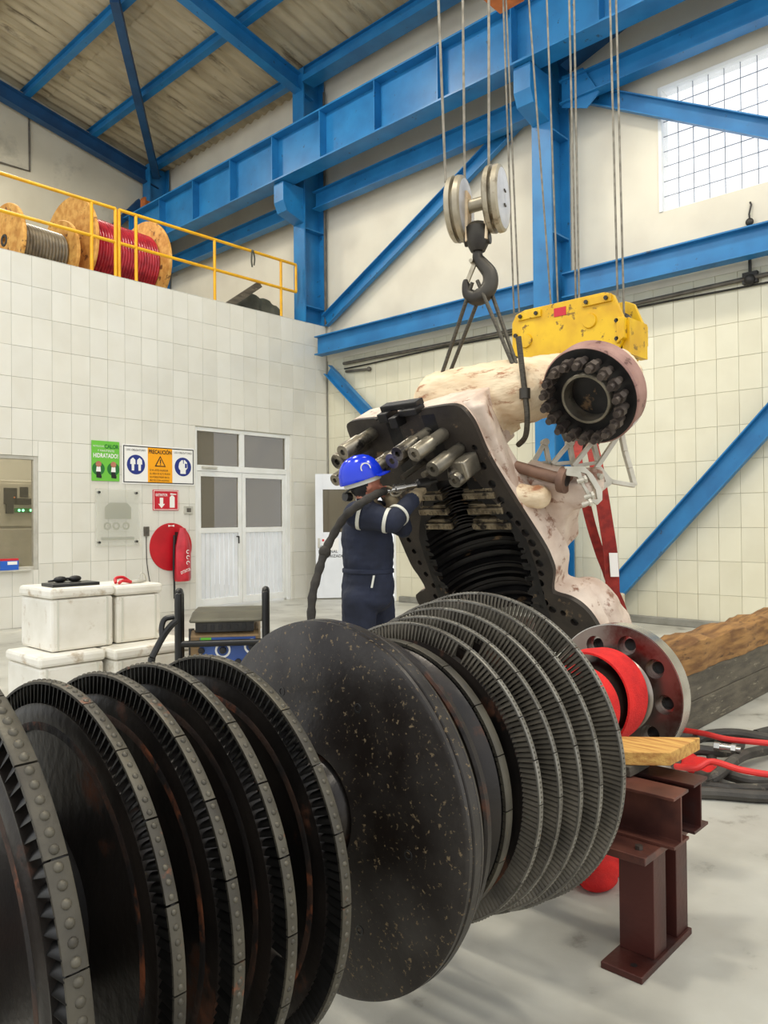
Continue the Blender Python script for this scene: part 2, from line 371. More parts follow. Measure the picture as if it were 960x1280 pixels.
def plate(outer, holes, n0, n1, tf):
    """flat plate with through holes: loops in 2D, between heights n0 and n1, mapped by tf(a,b,n)"""
    bm = bmesh.new(); loops = [outer]+holes; es = []
    for lp in loops:
        vs = [bm.verts.new((p[0], p[1], 0)) for p in lp]
        es += [bm.edges.new((vs[i], vs[(i+1) % len(vs)])) for i in range(len(vs))]
    g = bmesh.ops.triangle_fill(bm, use_beauty=True, use_dissolve=False, edges=es)
    bm.verts.index_update(); bm.faces.index_update()
    mb = MB(); pts = [(v.co.x, v.co.y) for v in bm.verts]; N = len(pts)
    mb.v = [Vector(tf(a, b, n0)) for a, b in pts]+[Vector(tf(a, b, n1)) for a, b in pts]
    for f in bm.faces:
        i = [v.index for v in f.verts]; mb.f.append(tuple(i)); mb.f.append(tuple(k+N for k in reversed(i)))
    k = 0
    for lp in loops:
        L = len(lp)
        for i in range(L): a, b = k+i, k+(i+1) % L; mb.f.append((a, b, b+N, a+N))
        k += L
    mb.mi = [0]*len(mb.f); bm.free(); return mb
def circ(c, r, n=16): return [(c[0]+r*math.cos(2*PI*i/n), c[1]+r*math.sin(2*PI*i/n)) for i in range(n)]
def struct(mb, name, m, **k):
    o = mb.build(name, m, **k)
    if not k.get('parent'): o['kind'] = 'structure'
    return o

# ================================================================ THE SETTING
WY, WX = 11.10, 10.30            # faces of the left tiled wall (Y) and the right wall (X)
TOPL = 5.29                      # top of the tiled wall
o = struct(MB().box((-7, -7, -.12), (WX+.2, 15.2, 0)), 'floor', m_floor); tag(o, 'pale grey polished concrete workshop floor')
# --- left tiled wall with openings: window and double door
WIN = (3.2, 4.64, .80, 2.42); DOOR = (7.25, 9.33, 0, 3.07)
b = MB(); yb0, yb1 = WY+.02, WY+.2
for (x0, x1, z0, z1) in ((-1, WIN[0], 0, TOPL-.005), (WIN[0], WIN[1], 0, WIN[2]), (WIN[0], WIN[1], WIN[3], TOPL-.005), (WIN[1], DOOR[0], 0, TOPL-.005),
                         (DOOR[0], DOOR[1], DOOR[3], TOPL-.005), (DOOR[1], WX, 0, TOPL-.005)):
    b.box((x0, yb0, z0), (x1, yb1, z1))
wall_left = struct(b, 'wall_left', m_grout); tag(wall_left, 'white tiled wall with door and window under the railing')
b = MB()                                         # rendered cap along the top
b.box((-1, WY, TOPL-.005), (WX-.03, WY+.24, TOPL)); b.build('coping', m_tile, wall_left, smooth=0)
RH, CW, J = .4408, .285, .0015
def tile_cells(a0, a1, z1, openings, cw=CW):
    out = []
    for r in range(int(math.ceil(z1/RH))):
        z0, ze = r*RH, min((r+1)*RH, z1)
        if ze-z0 < .04: continue
        k = math.floor(a0/cw)
        while k*cw < a1-.02:
            lo, hi = max(k*cw, a0), min((k+1)*cw, a1); k += 1
            parts = [(lo, hi, z0, ze)]
            for (ox0, ox1, oz0, oz1) in openings:
                nxt = []
                for (p, q, s, t) in parts:
                    if q <= ox0 or p >= ox1 or t <= oz0 or s >= oz1: nxt.append((p, q, s, t)); continue
                    if p < ox0: nxt.append((p, ox0, s, t))
                    if q > ox1: nxt.append((ox1, q, s, t))
                    p2, q2 = max(p, ox0), min(q, ox1)
                    if s < oz0: nxt.append((p2, q2, s, oz0))
                    if t > oz1: nxt.append((p2, q2, oz1, t))
                parts = nxt
            out += [c for c in parts if c[1]-c[0] > .03 and c[3]-c[2] > .03]
    return out
TM = {}
def tile_mesh(w, h, ax, m):
    key = (round(w, 3), round(h, 3), ax, m.name)
    if key not in TM:
        mb = MB(); w2, h2, e, t = w/2-J, h/2-J, .0025, .02     # front face at 0, back at t, chamfered edge
        pts = [(-w2, t, -h2), (w2, t, -h2), (w2, t, h2), (-w2, t, h2), (-w2, e, -h2), (w2, e, -h2), (w2, e, h2), (-w2, e, h2),
               (-w2+e, 0, -h2+e), (w2-e, 0, -h2+e), (w2-e, 0, h2-e), (-w2+e, 0, h2-e)]
        if ax == 'x': pts = [(b_, a_, c_) for a_, b_, c_ in pts]
        fs = [(8, 9, 10, 11), (3, 2, 1, 0)]
        for k in range(4):
            l = (k+1) % 4; fs += [(k, l, 4+l, 4+k), (4+k, 4+l, 8+l, 8+k)]
        mb.add(pts, fs); TM[key] = mb.mesh('tile', m, smooth=0)
    return TM[key]
def lay_tiles(wall, cells, ax, face, m, limit, far):
    inv = PM[wall.name].inverted(); cells = sorted(cells, key=far); rest = MB()
    for i, (a0, a1, z0, z1) in enumerate(cells):
        c = Vector(((a0+a1)/2, face, (z0+z1)/2)) if ax == 'y' else Vector((face, (a0+a1)/2, (z0+z1)/2))
        tj = random.uniform(0, .0015)
        c += Vector((0, tj, 0)) if ax == 'y' else Vector((tj, 0, 0))
        if i < limit: inst('tile', tile_mesh(a1-a0, z1-z0, ax, m), wall, inv@c, Matrix.Rotation(random.gauss(0, .0035), 3, 'Z') @ Matrix.Rotation(random.gauss(0, .0035), 3, 'X' if ax == 'y' else 'Y'))
        else:
            w2, h2 = (a1-a0)/2-J, (z1-z0)/2-J
            if ax == 'y': rest.box((c.x-w2, face, c.z-h2), (c.x+w2, face+.02, c.z+h2))
            else: rest.box((face, c.y-w2, c.z-h2), (face+.02, c.y+w2, c.z+h2))
    if rest.v: tag(rest.build('tile_field', m, wall, smooth=0), kind='stuff')
cells = tile_cells(2.2, WX-.05, TOPL-.006, (WIN, DOOR))
lay_tiles(wall_left, cells, 'y', WY, m_tile, 300, lambda c: (c[1] < 4.05)*100)
# --- right wall: tiles to 4.62 m, plaster above, glass-block window
GW = (1.22, 4.37, 5.66, 7.38)                    # window: y0,y1,z0,z1
DR = (9.33, 10.15, 0, 2.3)                       # side door opening
b = MB()
for (y0, y1, z0, z1) in ((-7, GW[0], 4.62, 10.4), (GW[0], GW[1], 4.62, GW[2]), (GW[0], GW[1], GW[3], 10.4), (GW[1], 17.3, 4.62, 10.4)):
    b.box((WX, y0, z0), (WX+.2, y1, z1))
wall_right = struct(b, 'wall_right', m_plaster); tag(wall_right, 'cream wall with glass-block window above tiled lower half')
b = MB()
for (y0, y1, z0, z1) in ((-7, DR[0], 0, 4.62), (DR[0], DR[1], DR[3], 4.62), (DR[1], WY+.2, 0, 4.62)):
    b.box((WX+.02, y0, z0), (WX+.2, y1, z1))
b.build('tile_backing', m_grout, wall_right, smooth=0)
cells = tile_cells(-1.0, WY-.01, 4.62, (DR,), .28)
lay_tiles(wall_right, cells, 'x', WX, m_tile_r, 300, lambda c: (c[0] < 2.7)*100+(c[2] < 0)*50+(c[0] > 10.4)*60)
b = MB().box((WX-.09, 2.0, 0), (WX, 9.2, .10)); o = struct(b, 'baseboard_right', m_kerb, bevel=.01); tag(o, 'grey concrete kerb along the foot of the right wall')
# window_1: glass blocks
win = thing('window_1', 'bright glass-block window high in the right wall', 'window', (WX+.05, (GW[0]+GW[1])/2, GW[2]), kind='structure'); del win['category']
b = MB(); fr = .05
b.box((WX-.02, GW[1]-fr, GW[2]), (WX+.2, GW[1], GW[3])); b.box((WX-.02, GW[0], GW[2]), (WX+.2, GW[0]+fr, GW[3]))
b.box((WX-.02, GW[0]+fr, GW[3]-fr), (WX+.2, GW[1]-fr, GW[3])); b.box((WX+.02, GW[0]+fr, GW[2]), (WX+.2, GW[1]-fr, GW[2]+.015))
b.build('window_frame', m_white, win, smooth=0, bevel=.004)
nc, nr = 15, 8; cw = (GW[1]-GW[0]-2*fr)/nc; rh = (GW[3]-fr-GW[2]-.015)/nr
b = MB()
for i in range(1, nc): y = GW[0]+fr+i*cw; b.box((WX+.045, y-.0035, GW[2]+.015), (WX+.06, y+.0035, GW[3]-fr))
for j in range(1, nr): z = GW[2]+.015+j*rh; b.box((WX+.0455, GW[0]+fr, z-.0035), (WX+.0595, GW[1]-fr, z+.0035))
b.build('joint_grid', m_mull, win, smooth=0)
gm = MB().box((-.006, -cw/2+.0036, -rh/2+.0036), (.006, cw/2-.0036, rh/2-.0036)).mesh('glass_block', m_gblock, smooth=0)
for i in range(nc):
    for j in range(nr):
        inst('glass_block', gm, win, PM[win.name].inverted()@Vector((WX+.0525, GW[0]+fr+(i+.5)*cw, GW[2]+.015+(j+.5)*rh)))
# gable wall, mezzanine floor, inner room
GY = 17.15
poly = [(-1, GY, 5.1), (WX, GY, 5.1), (WX, GY, 10.3), (-1, GY, 12.9)]
o = struct(MB().prism(poly, (0, .2, 0)), 'wall_back', m_plaster2, smooth=0); tag(o, 'grey plastered gable wall above the mezzanine')
o = struct(MB().box((-1, WY+.2, 5.05), (WX, GY, 5.17)), 'floor_mezzanine', m_concrete); tag(o, 'concrete mezzanine slab behind the railing')
b = MB(); b.box((1.9, 15.0, 0), (WX, 15.2, 5.05)); b.box((1.9, WY+.2, 0), (2.0, 15.0, 5.05)); b.box((6.6, 12.4, 0), (6.7, 15.0, 5.05))
o = struct(b, 'wall_room', m_room); tag(o, 'inside walls of the small room behind the tiled wall')
# roof: corrugated sheets, underside seen between purlins
SL = .215
def roofz(x): return 10.22+SL*(10.1-x)
ceiling = thing('ceiling', 'corrugated fibre-cement roof on blue steel purlins', 'roof', (4.5, 8, 10.3), kind='structure'); del ceiling['category']
xs0, xs1 = -1.0, 10.5
shw = 1.08
def sheet_mesh(x0, x1):
    mb = MB(); n = 24; V = []
    for (x, dz) in ((x0, 0), (x1, 0)):
        for i in range(n+1):
            y = shw*i/n; V.append((x, y, roofz(x)+.06+.028*math.sin(2*PI*i/n*4.0)))
    V += [(p[0], p[1], p[2]+.012) for p in V]; m = 2*(n+1); F = []
    for i in range(n): F += [(i, i+1, n+2+i, n+1+i), (m+i, m+n+1+i, m+n+2+i, m+i+1)]
    F += [(0, n+1, m+n+1, m), (n, m+n, m+2*n+1, 2*n+1)]
    mb.add(V, F); return mb
inv = PM[ceiling.name].inverted()
for (x0, x1, dz) in ((7.3, 10.5, 0), (4.0, 7.4, .014), (.6, 4.1, .028), (-1.0, .7, .042)):
    me = sheet_mesh(x0, x1).mesh('roof_sheet', m_roof)
    for k in range(20): inst('roof_sheet', me, ceiling, inv@Vector((0, -3.6+k*(shw-.04), dz+.005*(k % 2))))

# ---------------------------------------------------------------- doors and window in the tiled wall
def slab(mb, x0, x1, y0, y1, z0, z1): return mb.box((x0, y0, z0), (x1, y1, z1))
d1 = thing('door_1', 'white double door with glazed tops and transom in the tiled wall', 'door', (8.29, WY+.06, 0), kind='structure'); del d1['category']
X0, X1, Z1 = DOOR[0], DOOR[1]-.06, DOOR[3]; Y0, Y1 = WY+.02, WY+.11; XM = 8.23
b = MB(); t = .075
slab(b, X0, X0+.05, Y0, Y1, 0, Z1); slab(b, X1-.04, X1+.06, Y0, Y1, 0, Z1); slab(b, X0+.05, X1-.04, Y0, Y1, Z1-.06, Z1)
slab(b, X0+.05, X1-.04, Y0, Y1, 2.33, 2.43); slab(b, XM-.05, XM+.05, Y0, Y1, 2.43, Z1-.06)
b.build('frame', m_white, d1, smooth=0, bevel=.006)
for (xa, xb) in ((X0+.05, XM-.05), (XM+.05, X1-.04)):
    MB().box((xa, WY+.06, 2.43), (xb, WY+.066, Z1-.06)).build('transom_pane', m_glass, d1, smooth=0)
for (xa, xb) in ((X0+.052, XM-.004), (XM+.004, X1-.042)):
    b = MB(); ya, yb = WY+.03, WY+.085
    for q in ((xa, xa+.075, .03, 2.325), (xb-.075, xb, .03, 2.325), (xa+.075, xb-.075, 2.24, 2.325), (xa+.075, xb-.075, 1.27, 1.36), (xa+.075, xb-.075, .03, .15)):
        b.box((q[0], ya, q[2]), (q[1], yb, q[3]))
    leaf = b.build('door_leaf', m_white, d1, smooth=0, bevel=.005)
    MB().box((xa+.075, WY+.055, 1.36), (xb-.075, WY+.061, 2.24)).build('pane', m_glass, leaf, smooth=0)
    n = 8; w = (xb-xa-.15)/n
    for k in range(n):
        x = xa+.075+k*w
        MB().prism([(x+.004, WY+.068, .15), (x+.012, WY+.05, .15), (x+w-.012, WY+.05, .15), (x+w-.004, WY+.068, .15)], (0, 0, 1.12)).build('panel_strip', m_whitedoor, leaf, smooth=0)
b = MB(); b.cyl((XM-.12, WY+.03, 1.2), (XM-.12, WY-.03, 1.2), .012); b.bar((XM-.12, WY-.03, 1.2), (XM-.12, WY-.03, 1.08), .02, .015); b.build('handle', m_darkmetal, d1)
b = MB(); b.box((7.38, WY-.01, 2.37), (7.68, WY+.03, 2.41)); b.bar((7.45, WY-.01, 2.39), (7.62, WY-.12, 2.39), .02, .012); b.build('door_closer', m_alu, d1, smooth=0)
# window to the switch room
w2 = thing('window_2', 'aluminium framed window to the switch room at far left', 'window', (3.9, WY+.05, WIN[2]), kind='structure'); del w2['category']
b = MB(); x0, x1, z0, z1 = WIN
for q in ((x0, x0+.05, z0, z1), (x1-.06, x1, z0, z1), (x0+.05, x1-.06, z1-.05, z1), (x0+.05, x1-.06, z0, z0+.05)): b.box((q[0], WY+.02, q[2]), (q[1], WY+.1, q[3]))
b.build('window_frame', m_alu, w2, smooth=0, bevel=.005)
MB().box((x0+.05, WY+.055, z0+.05), (x1-.06, WY+.061, z1-.05)).build('pane', m_glass2, w2, smooth=0)
# side door, ajar, at the far corner
hinge = Vector((10.27, 10.12, 0)); free = Vector((9.60, 10.72, 0)); du = (free-hinge).normalized(); Ld = (free-hinge).length; dn = Vector((-du.y, du.x, 0))
if dn.dot(CAM-hinge) < 0: dn = -dn
d2 = thing('door_2', 'white side door standing ajar in the far corner', 'door', hinge, kind='structure'); del d2['category']
P = lambda s_, z, k=0: hinge+du*s_+Vector((0, 0, z))+dn*k
b = MB()
for (s0, s1, za, zb) in ((.01, .14, .02, 2.34), (Ld-.14, Ld, .02, 2.34), (.14, Ld-.14, 2.05, 2.34), (.14, Ld-.14, .02, 1.25)):
    b.obox((P(s0, za)+P(s1, zb))/2, du*(s1-s0)/2, dn*.02, Vector((0, 0, (zb-za)/2)))
b.build('door_leaf', m_whitedoor, d2, smooth=0, bevel=.004)
b = MB(); b.obox((P(.14, 1.25)+P(Ld-.14, 2.05))/2, du*(Ld-.28)/2, dn*.004, Vector((0, 0, .4))); b.build('pane', m_glass, d2, smooth=0)
b = MB(); b.obox((P(Ld-.42, .88)+P(Ld-.14, 1.16))/2+dn*.023, du*.15, dn*.002, Vector((0, 0, .12))); b.build('notice', m_signwhite, d2, smooth=0)
b = MB(); b.obox(P(Ld-.14, 1.1)+dn*.026, du*.02, dn*.002, Vector((0, 0, .02))); b.build('notice_mark', m_signred, d2, smooth=0)
for k, s_ in enumerate(('SOLO', 'PERSONAL', 'AUTORIZADO')): text(s_, .075, P(Ld-.05, .95-.085*k)+dn*.026, -du, (0, 0, 1), m_ink, d2)
b = MB(); b.obox(P(Ld-.06, 1.05)+dn*.03, du*.02, dn*.012, Vector((0, 0, .09))); b.build('lock_plate', m_alu, d2, smooth=0)
b = MB()
for (y0, y1, za, zb) in ((DR[0], DR[0]+.06, 0, DR[3]), (DR[1]-.06, DR[1], 0, DR[3]), (DR[0]+.06, DR[1]-.06, DR[3]-.06, DR[3])): b.box((WX+.0, y0, za), (WX+.2, y1, zb))
o = struct(b, 'trim_1', m_white); tag(o, 'white frame of the side doorway in the far corner')

# ---------------------------------------------------------------- blue steelwork
CF = 9.70                                        # front face of columns
def column(y0, z0, z1, label):
    t_ = thing('steel_column', label, 'column', (CF+.27, y0+.16, z0), 'blue steel columns along the right wall')
    MB().ibeam((CF+.27, y0+.16, z0), (CF+.27, y0+.16, z1), .32, .54, .03, .02, up=(1, 0, 0)).build('shaft', m_blue, t_, smooth=0)
    b = MB()                                     # crane bracket
    b.prism([(CF, y0+.02, 7.86), (CF-.50, y0+.02, 7.86), (CF-.50, y0+.02, 7.50), (CF-.42, y0+.02, 7.32), (CF, y0+.02, 7.2)], (0, .28, 0))
    b.build('crane_bracket', m_blue, t_, smooth=0, bevel=.006)
    for z in (7.1, 5.6):
        if z > z0+.2: MB().box((CF+.03, y0+.01, z), (CF+.51, y0+.31, z+.025)).build('stiffener', m_blue, t_, smooth=0)
    return t_
column(11.08, TOPL+.005, 10.2, 'blue steel column rising from the tiled wall at the corner')
column(5.70, 0, 10.2, 'blue steel column standing behind the yellow hoist block')
column(16.75, 5.17, 10.2, 'farthest blue steel column, at the end of the mezzanine')
# runway girder on the brackets
t_ = thing('crane_runway_girder', 'deep blue plate girder of the crane runway along the right wall', 'girder', (9.3, 5, 7.9))
MB().ibeam((9.3, -4, 8.32), (9.3, 17.0, 8.32), .36, .90, .03, .02).build('girder', m_blue, t_, smooth=0)
for k in range(16):
    y = -3.4+k*1.34
    MB().box((9.13, y, 7.90), (9.29, y+.02, 8.74)).build('stiffener', m_blue, t_, smooth=0)
MB().box((9.26, -4, 8.775), (9.34, 17.0, 8.84)).build('crane_rail', m_conduit, t_, smooth=0)
def beam(name, p, q, w, h, label, cat='beam', m=None, tf=.02, tw=.015, up=(0, 0, 1), group=None):
    o = MB().ibeam(p, q, w, h, tf, tw, up).build(name, m or m_blue, smooth=0); return tag(o, label, cat, group)
GX = 9.97
beam('wall_girt', (GX, 6.06, 4.84), (GX, 11.02, 4.84), .2, .36, 'lower blue girt from the tiled wall corner to the middle column', group='blue wall girts')
beam('wall_girt', (GX, .3, 4.84), (GX, 5.66, 4.84), .2, .36, 'lower blue girt running right from the middle column below the window', group='blue wall girts')
beam('wall_girt', (GX, 6.06, 7.66), (GX, 11.04, 7.66), .2, .34, 'upper blue girt left of the middle column under the runway girder', group='blue wall girts')
beam('wall_girt', (GX, 11.44, 7.66), (GX, 16.7, 7.66), .2, .30, 'upper blue girt above the red cable drum on the mezzanine', group='blue wall girts')
beam('wall_girt', (GX, .3, 7.66), (GX, 5.66, 7.66), .2, .34, 'upper blue girt above the glass-block window', group='blue wall girts')
def brace(p, q, w, label):
    p, q = Vector(p), Vector(q); t_ = thing('diagonal_brace', label, 'brace', p, 'blue diagonal braces of the right wall')
    x = (q-p).normalized(); n = Vector((1, 0, 0)); s_ = x.cross(n).normalized()
    if s_.z < 0: s_ = -s_
    MB().obox((p+q)/2, (q-p)/2, s_*w/2, n*.008).build('web', m_blue, t_, smooth=0)
    MB().obox((p+q)/2+s_*w/2-n*.045, (q-p)/2, s_*.008, n*.05).build('angle_leg', m_blue, t_, smooth=0)
    MB().obox((p+q)/2-s_*w/2-n*.045, (q-p)/2, s_*.008, n*.05).build('angle_leg', m_blue, t_, smooth=0)
BX = 10.19
brace((BX, 11.0, 5.36), (BX, 6.06, 7.92), .24, 'blue brace rising from the tiled wall corner to the middle column')
brace((BX, 10.93, 4.40), (BX, 6.1, .13), .2, 'blue brace falling from the tiled wall corner behind the hanging casing')
brace((BX, 5.3, .14), (BX, .9, 4.88), .26, 'blue brace rising right behind the red web slings')
brace((BX, 5.62, 7.77), (BX, .6, 4.95), .22, 'blue brace falling right across the glass-block window')
# gusset plates where braces meet the columns
b = MB().prism([(GX-.05, 5.64, 7.45), (GX-.05, 5.25, 7.30), (GX-.05, 5.05, 7.45), (GX-.05, 5.3, 7.9), (GX-.05, 5.64, 7.9)], (.02, 0, 0)); tag(b.build('gusset_plate', m_blue, smooth=0), 'blue gusset plate right of the middle column top', 'plate')
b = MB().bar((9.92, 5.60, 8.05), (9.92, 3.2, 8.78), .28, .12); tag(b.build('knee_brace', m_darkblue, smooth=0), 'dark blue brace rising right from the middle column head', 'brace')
# roof steel: rafters in column planes, purlins along Y
def rafter(y, label, m):
    p, q = Vector((10.05, y, roofz(10.05)-.36)), Vector((-1, y, roofz(-1)-.36))
    beam('roof_rafter', p, q, .2, .34, label, 'rafter', m, group='roof rafters')
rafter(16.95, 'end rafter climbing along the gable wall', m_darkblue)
rafter(11.24, 'roof rafter above the corner column', m_blue)
rafter(5.86, 'roof rafter above the middle column', m_blue)
for k, x in enumerate((9.85, 8.35, 6.85, 5.35, 3.85)):
    z = roofz(x)-.09
    lab = ('lowest blue roof purlin at the eave above the runway girder', 'second blue roof purlin from the eave', 'third blue roof purlin from the eave', 'fourth blue roof purlin from the eave', 'fifth blue roof purlin from the eave')[k]
    tag(MB().ibeam((x, -3, z), (x, 17.1, z), .14, .2, .012, .01).build('roof_purlin', m_blue, smooth=0), lab, 'purlin', 'roof purlins')
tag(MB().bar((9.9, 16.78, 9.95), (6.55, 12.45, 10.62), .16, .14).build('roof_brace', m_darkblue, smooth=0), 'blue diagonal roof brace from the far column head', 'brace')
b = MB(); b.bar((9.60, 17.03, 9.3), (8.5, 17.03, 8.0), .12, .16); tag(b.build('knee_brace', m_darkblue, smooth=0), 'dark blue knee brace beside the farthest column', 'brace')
b = MB(); b.box((9.5, 16.6, 8.86), (9.75, 16.72, 9.2)); b.box((9.45, 16.55, 9.0), (9.5, 16.75, 9.25)); tag(b.build('end_stop', m_orange, bevel=.01), 'orange buffer stop at the far end of the runway', 'stop')
b = MB(); b.box((9.60, 11.0, 9.85), (9.9, 5.9, 9.97)); tag(b.build('eave_strut', m_blue, smooth=0), 'blue eave strut above the runway girder', 'beam')

# conduits and fittings on the right wall
tag(MB().tube([(WX-.05, y, 4.47+.02*math.sin(y*.7)) for y in [10.6-.4*k for k in range(26)]], .03, 8).build('wall_conduit', m_conduit), 'grey cable conduit sagging along the wall under the girt', 'conduit')
tag(MB().tube([(WX-.03, y, 4.40+.012*math.sin(y*1.7)) for y in [10.6-.4*k for k in range(26)]], .014, 6).build('wall_cable', m_darkmetal), 'thin dark cable under the grey wall conduit', 'cable')
b = MB(); b.cyl((WX-.04, 10.55, 4.33), (WX-.04, 9.95, 4.29), .025); b.ball((WX-.04, 9.93, 4.29), .045); tag(b.build('pipe_stub', m_conduit), 'short grey pipe stub below the conduit near the corner', 'pipe')
b = MB(); b.box((WX-.07, 3.10, 4.42), (WX, 3.28, 4.56)); b.cyl((WX-.05, 3.19, 4.5), (WX-.05, 3.19, 4.72), .02); b.ball((WX-.06, 3.19, 4.46), .07); tag(b.build('conduit_box', m_darkmetal), 'dark junction box on the conduit at the right', 'junction box')
b = MB(); b.tube([(WX-.03, 3.19, 5.2), (WX-.05, 3.19, 5.3), (WX-.03, 3.17, 5.42), (WX-.01, 3.19, 5.46)], .012); b.ball((WX-.04, 3.19, 5.2), .035, .05, .05); tag(b.build('cable_hook', m_darkmetal), 'small rusty hook under the glass-block window', 'hook')
tag(MB().tube([(CF+.5, 11.05, TOPL), (CF+.5, 11.05, 7.6), (CF+.5, 11.05, 9.9)], .02, 8).build('down_conduit', m_conduit), 'grey vertical conduit beside the corner column', 'conduit')
gz = [at_y(*q, GY-.03) for q in ((36, 125), (37, 214), (0, 203))]
tag(MB().tube([gz[0]+Vector((0, 0, .1)), gz[0], gz[1], gz[2], gz[2]-Vector((1.5, 0, -.05))], .022, 8).build('gable_conduit', m_conduit), 'thin bent conduit on the grey gable wall', 'conduit')

# ================================================================ TURBINE ROTOR
ry = R(0.539); AX = Vector((math.cos(ry), math.sin(ry), 0))
RM = Matrix.Translation((1.5, 1.5, .7118)) @ Matrix.Rotation(ry, 4, 'Z')     # local x = rotor axis
rotor = thing('turbine_rotor', 'big dark steam turbine rotor with bladed discs in the foreground', 'rotor', M=RM)
S = lambda s_: s_-1.5                             # station along the axis -> local x
RI = RM.inverted(); CAML = RI @ CAM
prof = [(S(-.35), 0), (S(-.35), .13), (S(.30), .13), (S(.30), .17), (S(1.05), .17), (S(1.05), .15), (S(1.10), .13), (S(1.22), .125), (S(1.24), .14), (S(1.26), .14), (S(1.28), .125), (S(1.32), .135),
        (S(1.36), .16), (S(2.14), .17), (S(2.16), .145), (S(2.30), .145), (S(2.31), .135), (S(2.62), .135), (S(2.64), .15), (S(2.95), .15), (S(3.0), .165), (S(3.0), 0)]
MB().lathe(prof, n=64).build('shaft', m_rotor, rotor, local=True)
blades, rivets = [], []                           # (disc, matrix, mesh, distance) gathered first, the nearest become sub-parts
def rx(t): return Matrix.Rotation(t, 4, 'X')
def blade_mesh(r0, r1, w, th, lean, key):
    """crescent section blade along local z, chord along x"""
    mb = MB(); n = 5; V = []
    for (r, k, tw) in ((r0, 1.0, 0), (r1, .85, lean)):
        up, dn = [], []
        for i in range(n):
            a = -1+2*i/(n-1); x = a*w/2; y = (1-a*a)*w*.32*k
            c = (1-a*a)*th*.9+.0006
            X = x*math.cos(tw)-y*math.sin(tw); Y = x*math.sin(tw)+y*math.cos(tw)
            up.append((X, Y+c, r)); dn.append((X, Y-c*.5, r))
        V += up+dn[::-1]
    m = 2*n; F = [(i, (i+1) % m, m+(i+1) % m, m+i) for i in range(m)]+[tuple(range(m)), tuple(range(2*m-1, m-1, -1))]
    mb.add(V, F); return mb
def rivet_mb(r):
    mb = MB(); mb.lathe([(0, r), (r*.35, r*.85), (r*.6, r*.45), (r*.66, 0.0001)], ax=(0, 0, 1), n=10, closed=False); return mb
def wheel(name, s, ro, ri, w, nb, nseg, nriv, rr, m_sh, m_bl, th, lean=.5, sh_t=.006, hub=.16, face_m=None, rust=True, step=True, missing=()):
    """bladed wheel: disc up to ri, blades ri..ro, shroud ring segments at ro. s = far edge of the shroud"""
    c = S(s)-w/2
    h = max(w*.62, .011)
    p = [(c-h*1.5, hub), (c-h*1.3, hub+.03), (c-h*.75, hub+.09), (c-h*.75, ri-.045), (c-h*1.15, ri-.036), (c-h*1.15, ri-.012), (c-h, ri-.006), (c-h, ri),
         (c+h, ri), (c+h, ri-.006), (c+h*1.15, ri-.012), (c+h*1.15, ri-.036), (c+h*.75, ri-.045), (c+h*.75, hub+.09), (c+h*1.3, hub+.03), (c+h*1.5, hub)]
    disc = MB().lathe(p, n=96).build(name, face_m or m_rotor, rotor, local=True, smooth=28)
    if rust:
        MB().lathe([(c-h*1.16, ri-.052), (c-h*1.19, ri-.046), (c-h*1.17, ri-.036), (c-h*1.1, ri-.034)], n=96, closed=False).build('rust_scale', m_rust, disc, local=True)
    bm_ = blade_mesh(ri-.002, ro-sh_t*.5, w*1.15, th, lean, name); bmesh_ = bm_.mesh('blade', m_bl, smooth=50)
    for k in range(nb):
        if k in missing: continue
        t = 2*PI*(k+.5)/nb; M = Matrix.Translation((c, 0, 0)) @ rx(t)
        mid = M @ Vector((0, 0, (ri+ro)/2)); blades.append(((mid-CAML).length, disc, M, bmesh_, bm_))
    da = 2*PI/nseg; g = .0016/ro
    sm = MB().lathe([(-w/2, ro-sh_t), (w/2, ro-sh_t), (w/2, ro-.001), (w/2-.002, ro), (-w/2+.002, ro), (-w/2, ro-.001)], n=6, a0=g, a1=da-g, up=(0, 0, 1)).mesh('shroud_segment', m_sh, smooth=30)
    for k in range(nseg): inst('shroud_segment', sm, disc, (c, 0, 0), rx(da*k+random.gauss(0, .0006)).to_3x3())
    if nriv:
        rb = rivet_mb(rr); rm_ = rb.mesh('rivet', m_rivet, smooth=60)
        for k in range(nseg*nriv):
            # sweep starts where the lathe starts; offset rivets to sit between joints
            t = da*(k//nriv)+da*((k % nriv)+.5)/nriv
            x_, y_, z_ = basis((1, 0, 0), (0, 0, 1)); d = x_*math.cos(t)+y_*math.sin(t)
            q = Vector((c, 0, 0))+d*(ro-.0005); rot = basis(d); Mr = Matrix.Translation(q) @ Matrix((rot[0], rot[1], rot[2])).transposed().to_4x4()
            toc = (CAML-q).normalized().dot(d)
            rivets.append(((q-CAML).length+(0 if toc > 0 else 5), disc, Mr, rm_, rb))
    return disc
wheel('bladed_disc', .478, .513, .470, .034, 120, 22, 6, .0080, m_shroud, m_blade, .003, .45)
wheel('bladed_disc', .668, .430, .387, .022, 150, 20, 6, .0056, m_shroud, m_blade, .0022, .5)
wheel('bladed_disc', .784, .428, .385, .022, 150, 20, 6, .0056, m_shroud, m_blade, .0022, .5)
wheel('bladed_disc', .898, .431, .387, .022, 150, 20, 6, .0056, m_shroud, m_blade, .0022, .5, missing=(40, 112))
wheel('bladed_disc', 1.036, .430, .385, .023, 150, 20, 6, .0056, m_shroud, m_blade, .0022, .5)
